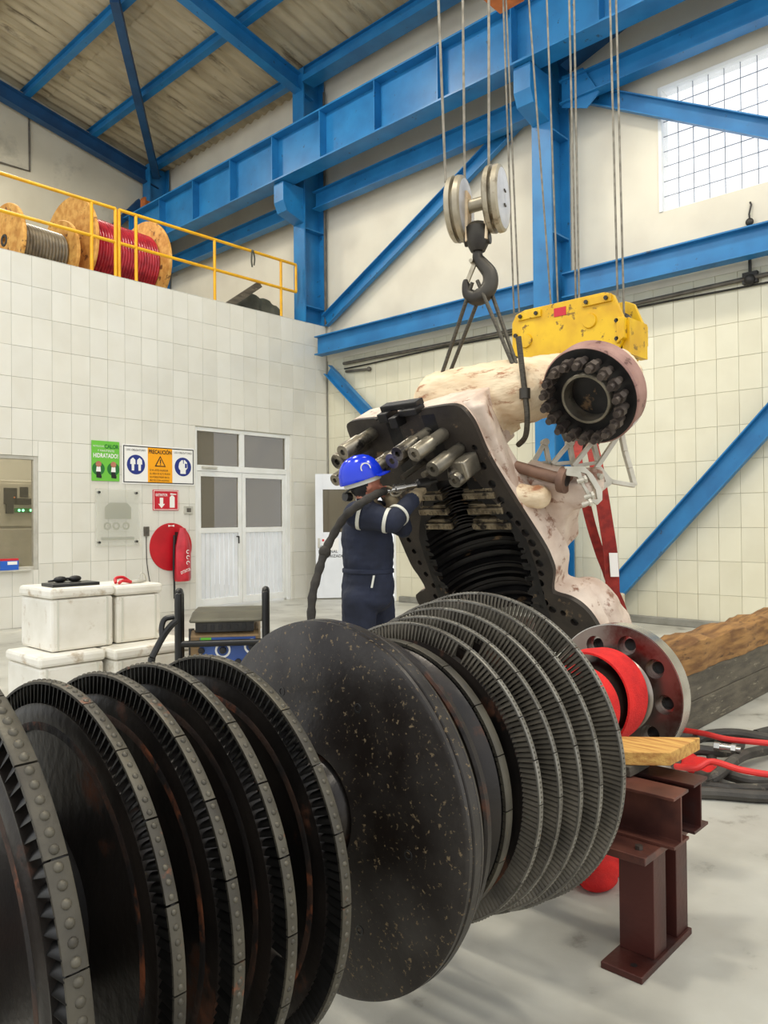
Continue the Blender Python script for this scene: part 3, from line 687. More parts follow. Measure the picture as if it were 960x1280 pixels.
# plain balance disc with stepped rim and holes
p = [(S(1.315), .15), (S(1.335), .22), (S(1.345), .30), (S(1.352), .465), (S(1.357), .476), (S(1.366), .477), (S(1.372), .470), (S(1.376), .4775), (S(1.398), .478), (S(1.403), .470), (S(1.408), .474), (S(1.416), .472), (S(1.42), .455), (S(1.44), .43), (S(1.45), .425), (S(1.46), .20), (S(1.49), .15)]
big = MB().lathe(p, n=160).build('plain_disc', m_bigdisc, rotor, local=True, smooth=25)
for t in (R(8), R(62), R(118), R(188), R(242), R(300)):
    d = Vector((0, math.cos(t), math.sin(t))); c0 = Vector((S(1.347), 0, 0))+d*.31
    mb = MB(); mb.lathe([(0, .008), (-.003, .0085), (-.003, .012), (0, .0125)], o=c0, ax=(1, 0, 0), n=18); mb.cyl(c0+Vector((-.0006, 0, 0)), c0+Vector((.004, 0, 0)), .0082, n=18)
    mb.build('balance_hole_disc', m_black, big, local=True)  # rim and black disc stand for the hole's dark inside
p = [(S(1.47), .15), (S(1.47), .435), (S(1.475), .442), (S(1.49), .442), (S(1.495), .435), (S(1.495), .15)]
MB().lathe(p, n=128).build('rim_ring', m_rotor, rotor, local=True, smooth=25)
# governing wheel with short buckets and a smooth rim
d_ = wheel('bladed_disc', 1.652, .396, .365, .030, 130, 18, 0, 0, m_shroud, m_blade, .002, .5, sh_t=.010)
p = [(S(1.56), .15), (S(1.57), .33), (S(1.60), .372), (S(1.618), .384), (S(1.622), .33), (S(1.622), .15)]
MB().lathe(p, n=128).build('guard_plate', m_rotor, rotor, local=True, smooth=25)
for k, (s_, ro, ri, nb) in enumerate(((1.735, .436, .384, 190), (1.818, .446, .384, 196), (1.895, .465, .390, 200), (1.973, .484, .396, 206), (2.085, .499, .392, 212))):
    wheel('bladed_disc', s_, ro, ri, .018 if k < 4 else .020, nb, 24, 9, .0036, m_shroud2, m_blade2, .0017, .75, sh_t=.006, missing=(((nb*7)//100, (nb*7)//100+1) if k in (0, 1) else ()), rust=False)
def settle(items, name, limit, m):
    items.sort(key=lambda q: q[0]); rest = {}
    for k, (dist, disc, M, me, mb) in enumerate(items):
        if k < limit:
            o = bpy.data.objects.new(name, me); col.objects.link(o); o.parent = disc; o.matrix_basis = M
        else: rest.setdefault(0, []).append((M, mb, me))
    big_ = MB(); mats = []; 
    for M, mb, me in rest.get(0, []):
        if me.materials[0] not in mats: mats.append(me.materials[0])
        big_.add([M @ v for v in mb.v], mb.f, mats.index(me.materials[0]))
    if big_.v: tag(big_.build(name+'_rows', mats, rotor, local=True, smooth=50), kind='stuff')
def vis(items):
    """photo pixel size decides who stays single: drop the ones out of frame to the back of the queue"""
    out = []
    for (dist, disc, M, me, mb) in items:
        q = RM @ (M @ (Vector((0, 0, 0)) if me.name.startswith('rivet') else Vector((0, 0, .4)))) - CAM
        z = q.dot(f_); x = 480+FPX*q.dot(r_)/max(z, .01); y = 640-FPX*q.dot(u_)/max(z, .01)
        out.append((dist+(0 if (z > .1 and -20 < x < 980 and -20 < y < 1300) else 20), disc, M, me, mb))
    return out
# the long blades of the right-hand wheels show best; the front wheels next
blades = vis(blades)
def near_half(items):
    out = []
    for (dist, disc, M, me, mb) in items:
        d = (M.to_3x3() @ Vector((0, 0, 1))); q = M @ Vector((0, 0, .4)); out.append((dist+(0 if (CAML-q).dot(d) > -.25 else 6), disc, M, me, mb))
    return out
settle(near_half(blades), 'blade', 300, m_blade)
settle(vis(rivets), 'rivet', 300, m_rivet)
# coupling flange
nh = 9
ring = [(.286*math.cos(2*PI*i/96), .286*math.sin(2*PI*i/96)) for i in range(96)]
holes = [circ((.213*math.cos(R(65)+2*PI*i/nh), .213*math.sin(R(65)+2*PI*i/nh)), .040, 20) for i in range(nh)]
fo = plate(ring, [circ((0, 0), .15, 48)]+holes, S(3.05), S(3.13), lambda a, b_, n: (n, a, b_)).build('coupling_flange', m_flange, rotor, local=True, smooth=30, bevel=0)
MB().lathe([(S(3.052), .284), (S(3.052), .290), (S(3.128), .290), (S(3.128), .284)], n=96).build('flange_rim', m_bright, fo, local=True)
for h_ in holes:
    cy = sum(q[0] for q in h_)/20; cz = sum(q[1] for q in h_)/20
    MB().lathe([(S(3.085), .026), (S(3.085), .0395), (S(3.128), .0395), (S(3.128), .026)], o=(0, cy, cz), ax=(1, 0, 0), n=20).build('bolt_bush', m_bright, fo, local=True)
    MB().cyl((S(3.118), cy, cz), (S(3.126), cy, cz), .0262, n=16).build('bush_shade_disc', m_black, fo, local=True)  # black disc closes each bush to paint the shade inside it
MB().lathe([(S(2.99), .148), (S(3.02), .151), (S(3.04), .157), (S(3.05), .167), (S(3.056), .167), (S(3.056), .148)], n=64).build('fillet', m_flange, rotor, local=True)

# red cloth wound on the journal, loose turn hanging
cl = thing('red_cloth_wrap', 'red cloth wound around the shaft beside the coupling flange', 'cloth', RM @ Vector((S(2.7), 0, -.2)))
m2 = MB(); m2.lathe([(S(2.64), .1505), (S(2.65), .160), (S(2.70), .158), (S(2.75), .163), (S(2.77), .156), (S(2.77), .1505)], n=56)
m2.v = [RM @ v for v in m2.v]; m2.build('inner_wrap', m_redcloth, cl)
m3 = MB(); N_ = 44; V = []; F = []
for i in range(N_+1):
    t = R(-60)+R(285)*i/N_; rr_ = .190+.012*math.sin(t*1.3)
    for (xx, dr) in ((2.80, 0), (2.88, .006), (2.97, -.002), (2.97, -.010), (2.88, -.002), (2.80, -.008)):
        V.append(RM @ Vector((S(xx)+.02*math.sin(t), (rr_+dr)*math.cos(t), (rr_+dr)*math.sin(t))))
for i in range(N_):
    for k in range(6): F.append((i*6+k, i*6+(k+1) % 6, (i+1)*6+(k+1) % 6, (i+1)*6+k))
F += [tuple(range(6)), tuple(range(N_*6+5, N_*6-1, -1))]
m3.add(V, F); m3.build('loose_turn', m_redcloth, cl)

# ================================================================ ROTOR STAND
st = thing('rotor_stand', 'red-brown steel trestle of two beams on legs under the rotor shaft', 'stand', (2.5, 1.5, 0))
for (xa, xb) in ((2.405, 2.525), (2.572, 2.692)):
    xm = (xa+xb)/2; MB().ibeam((xm, 1.0, .478), (xm, 2.02, .478), xb-xa, .164, .010, .009).build('cross_beam', m_stand_top if xm < 2.5 else m_redbrown, st, smooth=0, bevel=.0015)
for ya in (1.06, 1.82):
    leg = MB().box((2.29, ya, 0), (2.69, ya+.14, .022)).build('foot_plate', m_redbrown, st, smooth=0, bevel=.003)
    MB().cyl((2.34, ya+.05, .021), (2.34, ya+.05, .0228), .011, n=14).build('hole_shade_disc', m_black, leg)  # black disc drawn for the shade inside the hole
    for (xa, xb) in ((2.41, 2.505), (2.59, 2.685)):
        MB().box((xa, ya+.012, .022), (xb, ya+.132, .37)).build('leg', m_redbrown, st, smooth=0, bevel=.002)
    MB().box((2.29, ya-.015, .370), (2.70, ya+.155, .3955)).build('cap_plate', m_stand_top, st, smooth=0, bevel=.003)
    MB().cyl((2.345, ya+.03, .3955), (2.345, ya+.03, .408), .013, n=6).build('bolt', m_boltdark, st)
# packing and plank on the beams
tag(MB().box((2.50, 1.19, .5605), (2.66, 1.31, .598)).build('packing_block', m_greywood, bevel=.004), 'dark timber packing block lying on the stand beams', 'block')
dv = Vector((-.62, .78, 0)).normalized(); pe = Vector((2.725, 1.09, .624)); dw = Vector((.78, .62, 0)).normalized()
pts = [(2.60, 1.09), (2.852, 1.085), (2.852-.62*.34, 1.085+.78*.34), (2.60-.62*.34, 1.09+.78*.34)]
tag(MB().prism([(x, y, .5985) for x, y in pts], (0, 0, .046)).build('wooden_plank', m_wood3, smooth=0, bevel=.003), 'short raw pine plank jutting out over the stand beams', 'plank')
# red rag on the floor
mb = MB(); mb.ball((2.87, 1.53, .03), .14, .11, .05); mb.ball((2.80, 1.47, .025), .10, .07, .035); mb.ball((2.97, 1.5, .03), .09, .1, .04)
rg = remeshed(mb, 'red_rag', m_redcloth, voxel=.012, smooth=3); tag(rg, 'red rag lying on the floor behind the stand leg', 'rag')

# ================================================================ TIMBER STACK, HOSES
tag(MB().box((4.75, 2.03, 0), (7.6, 2.30, .209)).build('timber_beam', m_greywood, smooth=0, bevel=.008), 'dark grey timber beam lying on the floor, lower of two', 'beam')
tag(MB().box((4.70, 2.03, .21), (7.6, 2.31, .398)).build('timber_beam', m_greywood, smooth=0, bevel=.008), 'dark grey timber beam on top of the other grey one', 'beam')
mb = MB(); N_ = 30; V = []; F = []
for i in range(N_+1):
    x = 4.62+3.0*i/N_; dy = .012*math.sin(i*.7)+.006*math.sin(i*2.3); dz = .012*math.sin(i*.9+1)+.006*math.sin(i*2.9)
    for (y, z) in ((2.025+dy, .40), (2.29, .40), (2.295, .50+dz), (2.265, .61+dz), (2.12+dy*.6, .625+dz), (2.03+dy, .595+dz), (2.012+dy, .50)): V.append((x, y, z))
for i in range(N_):
    for k in range(7): F.append((i*7+k, i*7+(k+1) % 7, (i+1)*7+(k+1) % 7, (i+1)*7+k))
F += [tuple(range(7)), tuple(range(N_*7+6, N_*7-1, -1))]
mb.add(V, F); tag(mb.build('timber_sleeper', m_wood2, smooth=40), 'rough brown timber sleeper on top of the grey beams', 'beam')
def hose(name, pts, r, m, label, closed=False, n=8):
    P = bez(pts, n)
    tag(MB().tube(P, r, 10).build(name, m), label, 'hose')
def Z(px, py, z): return at_z(px, py, z)
rh_ = .031
hose('air_hose', [Z(838, 924, rh_), Z(872, 921, rh_), Z(905, 922, rh_), Z(925, 930, .06), Z(905, 940, .09), Z(868, 938, .09), Z(845, 952, .06), Z(858, 972, rh_), Z(890, 984, rh_), Z(930, 987, rh_), Z(975, 985, rh_), Z(1040, 972, rh_), Z(1095, 945, rh_), Z(1090, 920, rh_), Z(1030, 912, rh_), Z(975, 912, rh_), Z(945, 918, rh_)], rh_, m_hose, 'thick black hose curling around the whole pile by the timber')
hose('air_hose', [Z(842, 935, .05), Z(862, 928, .08), Z(885, 919, .10), Z(920, 917, .11), Z(965, 924, .11), Z(1020, 932, .09), Z(1075, 950, .095), Z(1060, 970, .095), Z(1010, 982, .095)], rh_, m_hose, 'thick black hose arching over the top of the hose pile')
hose('air_hose', [Z(1060, 962, rh_), Z(1068, 945, rh_), Z(1040, 934, rh_), Z(1000, 934, .04), Z(955, 938, .06), Z(925, 946, .09), Z(905, 962, .09), Z(888, 973, .07), Z(868, 966, rh_), Z(850, 955, rh_), Z(838, 945, rh_)], rh_, m_hose, 'black hose crossing the middle of the hose pile')
hose('air_hose', [Z(889, 945, .06), Z(895, 962, .05), Z(920, 972, .05), Z(950, 977, .05), Z(1000, 970, rh_), Z(1040, 955, rh_), Z(1030, 943, rh_), Z(985, 942, rh_)], rh_*.9, m_hose, 'black hose looping up from the centre of the pile')
hose('air_hose', [Z(858, 990, rh_), Z(900, 992, rh_), Z(960, 996, rh_), Z(1030, 992, rh_), Z(1110, 965, rh_), Z(1140, 935, rh_), Z(1090, 905, rh_), Z(1010, 898, rh_)], rh_, m_hose, 'black hose lying at the front edge of the pile')
hose('red_hose', [Z(850, 912, .10), Z(880, 917, .15), Z(910, 924, .16), Z(960, 929, .155), Z(1010, 934, .15), Z(1060, 948, .14), Z(1080, 962, .05), Z(1120, 975, .017)], .017, m_redhose, 'thin red hose running between the black hoses')
hose('red_hose', [Z(845, 958, .10), Z(870, 960, .13), Z(890, 952, .165), Z(925, 962, .155), Z(960, 968, .13), Z(1000, 972, .11), Z(1050, 978, .06), Z(1090, 990, .017), Z(1150, 985, .017)], .017, m_redhose, 'thin red hose on the near side of the pile')
mb = MB(); mb.ball(Z(872, 958, .055), .13, .09, .045); mb.ball(Z(855, 950, .05), .08, .09, .05); mb.ball(Z(888, 966, .05), .07, .07, .04)
tag(remeshed(mb, 'red_cloth', m_redcloth, voxel=.014, smooth=3), 'crumpled red cloth between the hoses behind the plank', 'cloth')
c0 = Z(900, 934, .14); cq = Z(914, 936, .14); mb = MB(); mb.cyl(c0, cq, .024, n=14); e_ = (cq-c0).normalized(); mb.cyl(cq, cq+e_*.025, .03, n=6); mb.cyl(c0-e_*.03, c0, .028, n=6); mb.cyl(cq+e_*.025, cq+e_*.05, .018, n=12)
tag(mb.build('hose_coupling', m_bright), 'shiny metal hose coupling on the hose pile', 'coupling')

# ================================================================ HANGING CASING
th = R(27.5)
nw = Vector((-math.cos(th), 0, -math.sin(th))); uw = Vector((math.sin(th), 0, -math.cos(th))); vw = Vector((0, -1, 0))
CO = at(560, 640, 4.9)
CM = Matrix(((vw.x, -uw.x, nw.x, CO.x), (vw.y, -uw.y, nw.y, CO.y), (vw.z, -uw.z, nw.z, CO.z), (0, 0, 0, 1)))
T = lambda v, u, n: Vector((v, -u, n))            # casing frame: v across, u along the axis (down), n out of the joint face
casing = thing('turbine_casing', 'pinkish cast upper half of a turbine casing hanging from slings', 'casing', M=CM)
V0 = .10                                          # bore axis
outer = [(.10, -.70), (.27, -.70), (.345, -.675), (.385, -.61), (.405, -.54), (.43, -.36), (.50, -.13), (.58, .10), (.63, .25), (.645, .34), (.645, .42), (.60, .54), (.61, .575), (.70, .60), (.77, .65), (.82, .73), (.85, .85), (.84, 1.0),
         (-.48, 1.0), (-.53, .80), (-.55, .68), (-.50, .635), (-.43, .60), (-.45, .50), (-.485, .40), (-.51, .13), (-.55, -.2), (-.60, -.45), (-.62, -.62), (-.57, -.68), (-.35, -.68), (-.30, -.66)]
inner = [(.20, -.22), (.33, -.16), (.40, .02), (.455, .12), (.485, .24), (.49, .40), (.46, .56), (.42, .70), (.38, .92), (-.16, .92), (-.22, .70), (-.26, .56), (-.29, .40), (-.29, .24), (-.26, .12), (-.22, .02), (-.14, -.16), (.0, -.22)]
hp = [(.355, -.42), (.375, -.30), (.40, -.18), (.425, -.07), (.455, .03), (.50, .085), (.53, .15), (.555, .22), (.565, .29), (.565, .36), (.555, .43), (.53, .50), (.51, .57), (.52, .64), (.56, .69), (.63, .71), (.69, .77), (.73, .86)]
hl = [(-.46, .02), (-.43, .12), (-.42, .21), (-.41, .30), (-.395, .39), (-.375, .48), (-.34, .57), (-.36, .66), (-.42, .72), (-.40, .82), (-.50, -.10)]
hr_ = [.026 if k % 5 else .02 for k in range(len(hp))]
outer = [(q.x, q.y) for q in bez([(a, b_, 0) for a, b_ in outer]+[(*outer[0], 0)], 3)][:-1]
holes = [circ(p, r, 14) for p, r in zip(hp, hr_)]+[circ(p, .02, 12) for p in hl]
jf = plate(outer, [inner]+holes, -.001, -.035, T).build('joint_flange', m_dirty, casing, local=True, smooth=30)
# flange body behind the joint face (pinkish sides), shell barrel
fb = plate(outer, [[(V0+(a-V0)*1.04, b_*1.0) for a, b_ in inner]], -.0355, -.22, T)
fb.build('flange_body', m_cast, casing, local=True, smooth=40)
for p_, r__ in list(zip(hp, hr_))+[(p_, .02) for p_ in hl]: MB().cyl(T(*p_, -.0352), T(*p_, -.024), r__*.985, n=14).build('hole_shade_disc', m_black, jf, local=True)  # black discs stand in for the dark depth of the flange holes
def half(prof, mi=0, n=40, v0=V0, e=0.0):
    """sweep (u, radius) profile 180 degrees around the bore axis on the -n side"""
    q = MB(); V = []; m = len(prof); F = []
    for i in range(n+1):
        t = e+(PI-2*e)*i/n
        for (a, r) in prof: V.append(T(v0+r*math.cos(t), a, -r*math.sin(t)))
    for i in range(n):
        for k in range(m): l = (k+1) % m; F.append((i*m+k, (i+1)*m+k, (i+1)*m+l, i*m+l))
    F += [tuple(range(m)), tuple(range(n*m+m-1, n*m-1, -1))]
    q.add(V, F); return q
sh = half([(-.66, .20), (-.66, .36), (-.3, .40), (.0, .43), (.2, .47), (.4, .48), (.6, .46), (.75, .55), (1.0, .60), (1.0, .50), (.7, .43), (.4, .44), (.2, .43), (0, .36), (-.2, .22)], e=.16)
# hp end head: solid block on both sides of the gland
sh.obox(T(.22, -.50, -.24), T(.15, 0, 0), T(0, .19, 0), T(0, 0, .18)); sh.obox(T(-.36, -.50, -.24), T(.19, 0, 0), T(0, .16, 0), T(0, 0, .18))
# exhaust side swelling
sh.ball(T(.66, .86, -.22), .22, .26, .20); sh.ball(T(.70, .98, -.25), .2, .2, .2)
roughen(remeshed(sh, 'shell', m_cast, casing, voxel=.016, smooth=5, local=True), .02)
# bore with stepped diaphragm grooves
pr_ = [(-.24, .10)]
for (a, r) in ((-.20, .12), (-.12, .16), (-.02, .22), (.08, .30), (.16, .345)): pr_ += [(a, r), (a+.05, r), (a+.05, r+.03)]
for k in range(9):
    a = .235+k*.078; r = .395-.004*k; pr_ += [(a, r-.045), (a+.018, r-.045), (a+.018, r), (a+.06, r), (a+.06, r-.02)]
pr_ += [(.95, .39)]
bo = pr_+[(a, r+.03 if i else r+.02) for i, (a, r) in enumerate(reversed(pr_))]
bo = pr_+[(.95, .425), (.4, .432), (.2, .425), (.1, .38), (0, .32), (-.1, .25), (-.24, .18)]
half(bo, n=48).build('bore', m_bore, casing, local=True, smooth=25)
for k, (a, r, w) in enumerate(((.27, .36, .022), (.36, .34, .026), (.46, .33, .026), (.56, .32, .026), (.66, .31, .026))):
    half([(a, r), (a+w, r), (a+w, .40), (a, .40)], n=40).build('diaphragm_ring', m_bore, casing, local=True, smooth=25)
# gland packing: three stepped rows either side of the shaft opening, with sealing fins between
for j, u in enumerate((-.11, -.005, .10)):
    for (va, vb) in ((-.24+.01*j, .0), (.165, .40+.025*j)):
        mb = MB(); mb.obox(T((va+vb)/2, u, -.03), T((vb-va)/2, 0, 0), T(0, .020, 0), T(0, 0, .045)); mb.obox(T((va+vb)/2, u-.034, -.045), T((vb-va)/2-.01, 0, 0), T(0, .011, 0), T(0, 0, .045))
        for q in range(7): mb.obox(T(va+(vb-va)*(q+.5)/7+random.uniform(-.008, .008), u+.003, .017), T(.006, 0, 0), T(0, .008+.006*random.random(), 0), T(0, 0, .004))
        mb.build('gland_segment', m_seg, casing, local=True, smooth=0, bevel=.004)
    mb = MB()
    for q in range(4):
        rr_ = .105; a = u-.04+.022*q
        V = [];
        mb2 = half([(a, .085), (a+.008, .085), (a+.008, .16), (a, .16)], n=18, v0=.083); mb.add(mb2.v, mb2.f)
    mb.build('seal_fins', m_bore, casing, local=True, smooth=30)
half([(-.66, .10), (-.30, .10), (-.30, .20), (-.66, .20)], n=24, v0=-.06).build('gland_housing', m_bore, casing, local=True)
mb = MB()
mb.obox(T(-.12, -.66, .03), T(.03, 0, 0), T(0, .035, 0), T(0, 0, .06)); mb.obox(T(-.02, -.70, .0), T(.07, 0, 0), T(0, .02, 0), T(0, 0, .05)); mb.obox(T(-.22, -.69, .0), T(.04, 0, 0), T(0, .03, 0), T(0, 0, .06)); mb.obox(T(-.12, -.73, -.04), T(.15, 0, 0), T(0, .02, 0), T(0, 0, .04))
mb.build('gland_bracket', m_bore, casing, local=True, smooth=0, bevel=.006)
# long joint bolts standing out of the joint face
def stud(v, u, r, L, m=m_sleeve):
    b_ = MB(); b_.lathe([(-.04, .0), (-.04, r*.82), (L*.45, r*.82), (L*.47, r), (L-.008, r), (L, r*.92), (L, r*.38), (L-.02, r*.34), (L-.02, 0)], o=T(v, u, 0), ax=(0, 0, 1), n=24, closed=False)
    return b_.build('joint_bolt', m, casing, local=True)
for (v, u, r, L) in ((.255, -.425, .048, .30), (.165, -.53, .048, .31), (.05, -.545, .046, .32), (-.02, -.50, .052, .31), (-.19, -.45, .054, .30), (.30, -.30, .045, .20), (-.40, -.585, .05, .31), (-.49, -.52, .055, .30), (-.575, -.395, .042, .30)): stud(v, u, r, L)
mb = MB(); mb.cyl(T(.10, -.36, .0), T(.10, -.36, .22), .018, n=12); mb.cyl(T(-.05, -.36, 0), T(-.05, -.36, .24), .018, n=12); mb.build('guide_pins', m_sleeve, casing, local=True)
mb = MB(); mb.obox(T(.30, -.34, .08), T(.07, 0, 0), T(0, .06, 0), T(0, 0, .08)); mb.ball(T(.27, -.31, .12), .06, .05, .06)
remeshed(mb, 'bolt_boss', m_sleeve, casing, .012, 3, True)
# steam chest: fat cylinder across the top, ending in the inlet nozzle
mb = MB()
mb.cyl(T(-.12, -.60, -.44), T(.48, -.58, -.48), .20, .20, n=32); mb.ball(T(-.12, -.60, -.44), .20); mb.cyl(T(.48, -.58, -.48), T(.80, -.53, -.78), .20, .165, n=32); mb.ball(T(.48, -.58, -.48), .20); mb.ball(T(.84, -.52, -.78), .165)
mb.lathe([(-.74, .165), (-.74, .19), (-.53, .225), (-.53, .165)], o=T(.93, -.515, 0), ax=(0, 0, 1), n=32)
mb.obox(T(.2, -.62, -.56), T(.3, 0, 0), T(0, .10, 0), T(0, 0, .10))
mb.obox(T(.15, -.45, -.36), T(.22, 0, 0), T(0, .12, 0), T(0, 0, .14))
roughen(remeshed(mb, 'steam_chest', m_chest, casing, .016, 5, True), .03)
IC = (.93, -.515); F0 = -.40
def circ3(r, n, k=48): return [T(IC[0]+r*math.cos(2*PI*i/k), IC[1]+r*math.sin(2*PI*i/k), n) for i in range(k)]
fl = MB().lathe([(F0-.13, .15), (F0-.13, .285), (F0-.12, .292), (F0-.01, .292), (F0, .285), (F0, .15)], o=T(*IC, 0), ax=(0, 0, 1), n=64).build('inlet_flange', m_pinkrim, casing, local=True)
MB().lathe([(F0-.01, .14), (F0+.002, .14), (F0+.002, .282), (F0-.01, .282)], o=T(*IC, 0), ax=(0, 0, 1), n=64).build('flange_face', m_bore, fl, local=True)
MB().lathe([(F0-.12, .128), (F0-.12, .15), (F0+.035, .15), (F0+.04, .145), (F0+.04, .132), (F0+.03, .128)], o=T(*IC, 0), ax=(0, 0, 1), n=48).build('nozzle_ring', m_sleeve, fl, local=True)
MB().cyl(T(*IC, F0-.10), T(*IC, F0-.06), .129, n=32).build('nozzle_shade_disc', m_bore, fl, local=True)  # dark disc across the nozzle stands in for the shade inside
nb = 18; bb = MB(); bb.cyl((0, 0, -.02), (0, 0, .06), .021, n=14); bb.cyl((0, 0, .055), (0, 0, .10), .034, n=6); bb.cyl((0, 0, .10), (0, 0, .14), .020, n=12)
bmsh = bb.mesh('flange_bolt', m_boltdark, smooth=30)
for i in range(nb):
    t = 2*PI*i/nb; inst('flange_bolt', bmsh, fl, T(IC[0]+.222*math.cos(t), IC[1]+.222*math.sin(t), F0), Matrix.Rotation(random.random()*3, 3, 'Z'))
for a in (0, .035):
    t0, t1 = -.33+a*3.2, -.30+a*3.2
    q = MB(); q.lathe([(F0-.125, .2925), (F0-.005, .2925), (F0-.005, .2935), (F0-.125, .2935)], o=T(*IC, 0), ax=(0, 0, 1), n=2, a0=t0+R(60), a1=t1+R(60)); q.build('paint_mark', m_signwhite, fl, local=True)
# side bosses, lifting eye, arm with lever gear bracket
mb = MB(); mb.cyl(T(.44, -.05, -.10), T(.60, -.02, -.14), .09, .06, n=20); mb.ball(T(.60, -.02, -.14), .075)
remeshed(mb, 'side_boss', m_chest, casing, .013, 4, True)
mb = MB(); mb.cyl(T(.30, -.62, -.12), T(.41, -.63, -.10), .022, n=14); mb.build('lifting_pin', m_rustpipe, casing, local=True)
mb = MB(); mb.prism([T(a, b_, -.20) for a, b_ in ((.42, -.16), (.55, -.10), (.80, -.07), (.89, -.06), (.90, .06), (.83, .10), (.75, .12), (.69, .17), (.65, .26), (.61, .40), (.45, .48))], T(0, 0, -.24))
roughen(remeshed(mb, 'side_arm', m_cast, casing, .016, 7, True), .02)
mb = MB(); mb.tube([T(.46, -.20, -.20), T(.60, -.15, -.20), T(.76, -.10, -.19)], .036, 14); mb.cyl(T(.745, -.105, -.19), T(.785, -.095, -.19), .078, n=24); mb.build('drain_pipe', m_rustpipe, casing, local=True)
q = MB(); q.lathe([(0, 0), (.002, 0), (.002, .036), (0, .036)], o=T(.785, -.095, -.19), ax=T(1, .25, 0), n=20); q.build('drain_mouth_disc', m_bore, casing, local=True)  # thin dark disc painted as the shade of the open pipe mouth
# lever gear: slotted bracket plates with a row of cast arms behind
def flat(px, D, d, name, m=None, hole=None):
    P_ = [at(x, y, D) for x, y in px]
    if hole:
        q_ = plate(px, [hole], 0, 1, lambda a, b_, n: at(a, b_, D)+f_*d*n); return q_.build(name, m or m_linkage, casing, smooth=0)
    return MB().prism(P_, f_*d).build(name, m or m_linkage, casing, smooth=0, bevel=.004)
def rod(p, q_, D, w, name, D2=None): return MB().bar(at(*p, D), at(*q_, D2 or D), w, .05, f_)
flat([(706, 583), (730, 583), (741, 593), (753, 613), (753, 625), (747, 631), (739, 627), (722, 596), (708, 594)], 4.42, .03, 'gear_bracket', hole=[(726, 590), (733, 592), (745, 612), (747, 624), (743, 624), (731, 606)])
flat([(741, 588), (752, 583), (766, 601), (764, 606), (748, 616), (743, 606)], 4.55, .03, 'gear_bracket', hole=[(750, 592), (755, 594), (757, 602), (751, 605), (747, 599)])
for k, (D_, pts_) in enumerate(((4.86, ((666, 580), (681, 553), (686, 578))), (4.78, ((690, 580), (712, 554), (716, 578))), (4.70, ((716, 583), (741, 552), (748, 578))), (4.62, ((742, 590), (776, 539), (781, 564), (787, 585), (793, 607), (764, 602))))):
    q = MB()
    for a_, b2 in zip(pts_, pts_[1:]): q.bar(at(*a_, D_), at(*b2, D_), .026, .05, f_)
    if k == 3: q.bar(at(764, 602, D_), at(745, 587, D_), .024, .05, f_)
    else: q.bar(at(*pts_[-1], D_), at(*pts_[0], D_), .022, .04, f_)
    t_ = pts_[1]; q.cyl(at(*t_, D_)-f_*.045, at(*t_, D_)+f_*.045, .022, n=12)
    q.build('lever_arm', m_linkage, casing, smooth=0, bevel=.003)
MB().cyl(at(664, 578, 4.95), at(752, 596, 4.50), .018, n=12).build('lever_shaft', m_linkage, casing)
for (px_, py_) in ((728, 601), (737, 621), (734, 630)):
    q = MB(); q.cyl(at(px_-6, py_+1, 4.40), at(px_+4, py_-2, 4.38), .014, n=10); q.cyl(at(px_+2, py_-1.5, 4.38), at(px_+5, py_-2.5, 4.38), .024, n=6); q.build('bracket_bolt', m_linkage, casing)

# ================================================================ HOISTING GEAR
HD = 4.85
hb = thing('hook_block', 'small grey two-sheave hook block hanging above the casing', 'hook block', at(597, 300, HD))
ha = (r_*.93-f_*.37).normalized(); hz = Vector((0, 0, 1)); hs = ha.cross(hz).normalized()
cL, cR = at(574, 262, HD+.05), at(620, 249, HD-.05)
for (c, side) in ((cL, -1), (cR, 1)):
    q = MB(); q.lathe([(-.05, .03), (-.05, .185), (-.04, .2), (-.012, .205), (-.012, .17), (.012, .17), (.012, .205), (.04, .2), (.05, .185), (.05, .03)], o=c, ax=ha, n=48)
    sv = q.build('sheave_guard', m_hookblock, hb)
    q = MB(); q.lathe([(.05, .0), (.0545, .03), (.0545, .16), (.05, .18)], o=c, ax=ha, n=40, closed=False); q.build('cover_plate', m_whiteface, sv)
    for sg in (-1, 1):
        q = MB(); pc = c+ha*.055+hz*.045*sg; q.bar(pc-hs*.02, pc+hs*.02, .014, .01); q.build('keeper_bar', m_hook, sv)
q = MB(); q.cyl(cL, cR, .042, n=20); q.build('axle', m_hookblock, hb)
mid = (cL+cR)/2
for s_ in (-1, 1):
    c = mid+ha*(.062*s_)
    q = MB(); q.obox(c-hz*.08, ha*.010, hs*.05, hz*.16); q.build('side_plate', m_chest, hb, bevel=.004)
    q = MB(); q.cyl(c-hz*.225-ha*.02, c-hz*.225+ha*.02, .035, n=16); q.build('trunnion', m_hook, hb)
q = MB(); q.lathe([(-.30, .0), (-.30, .045), (-.24, .075), (-.15, .08), (-.12, .05), (-.10, .0)], o=mid, ax=(0, 0, 1), n=24, closed=False); q.build('swivel', m_hook, hb)
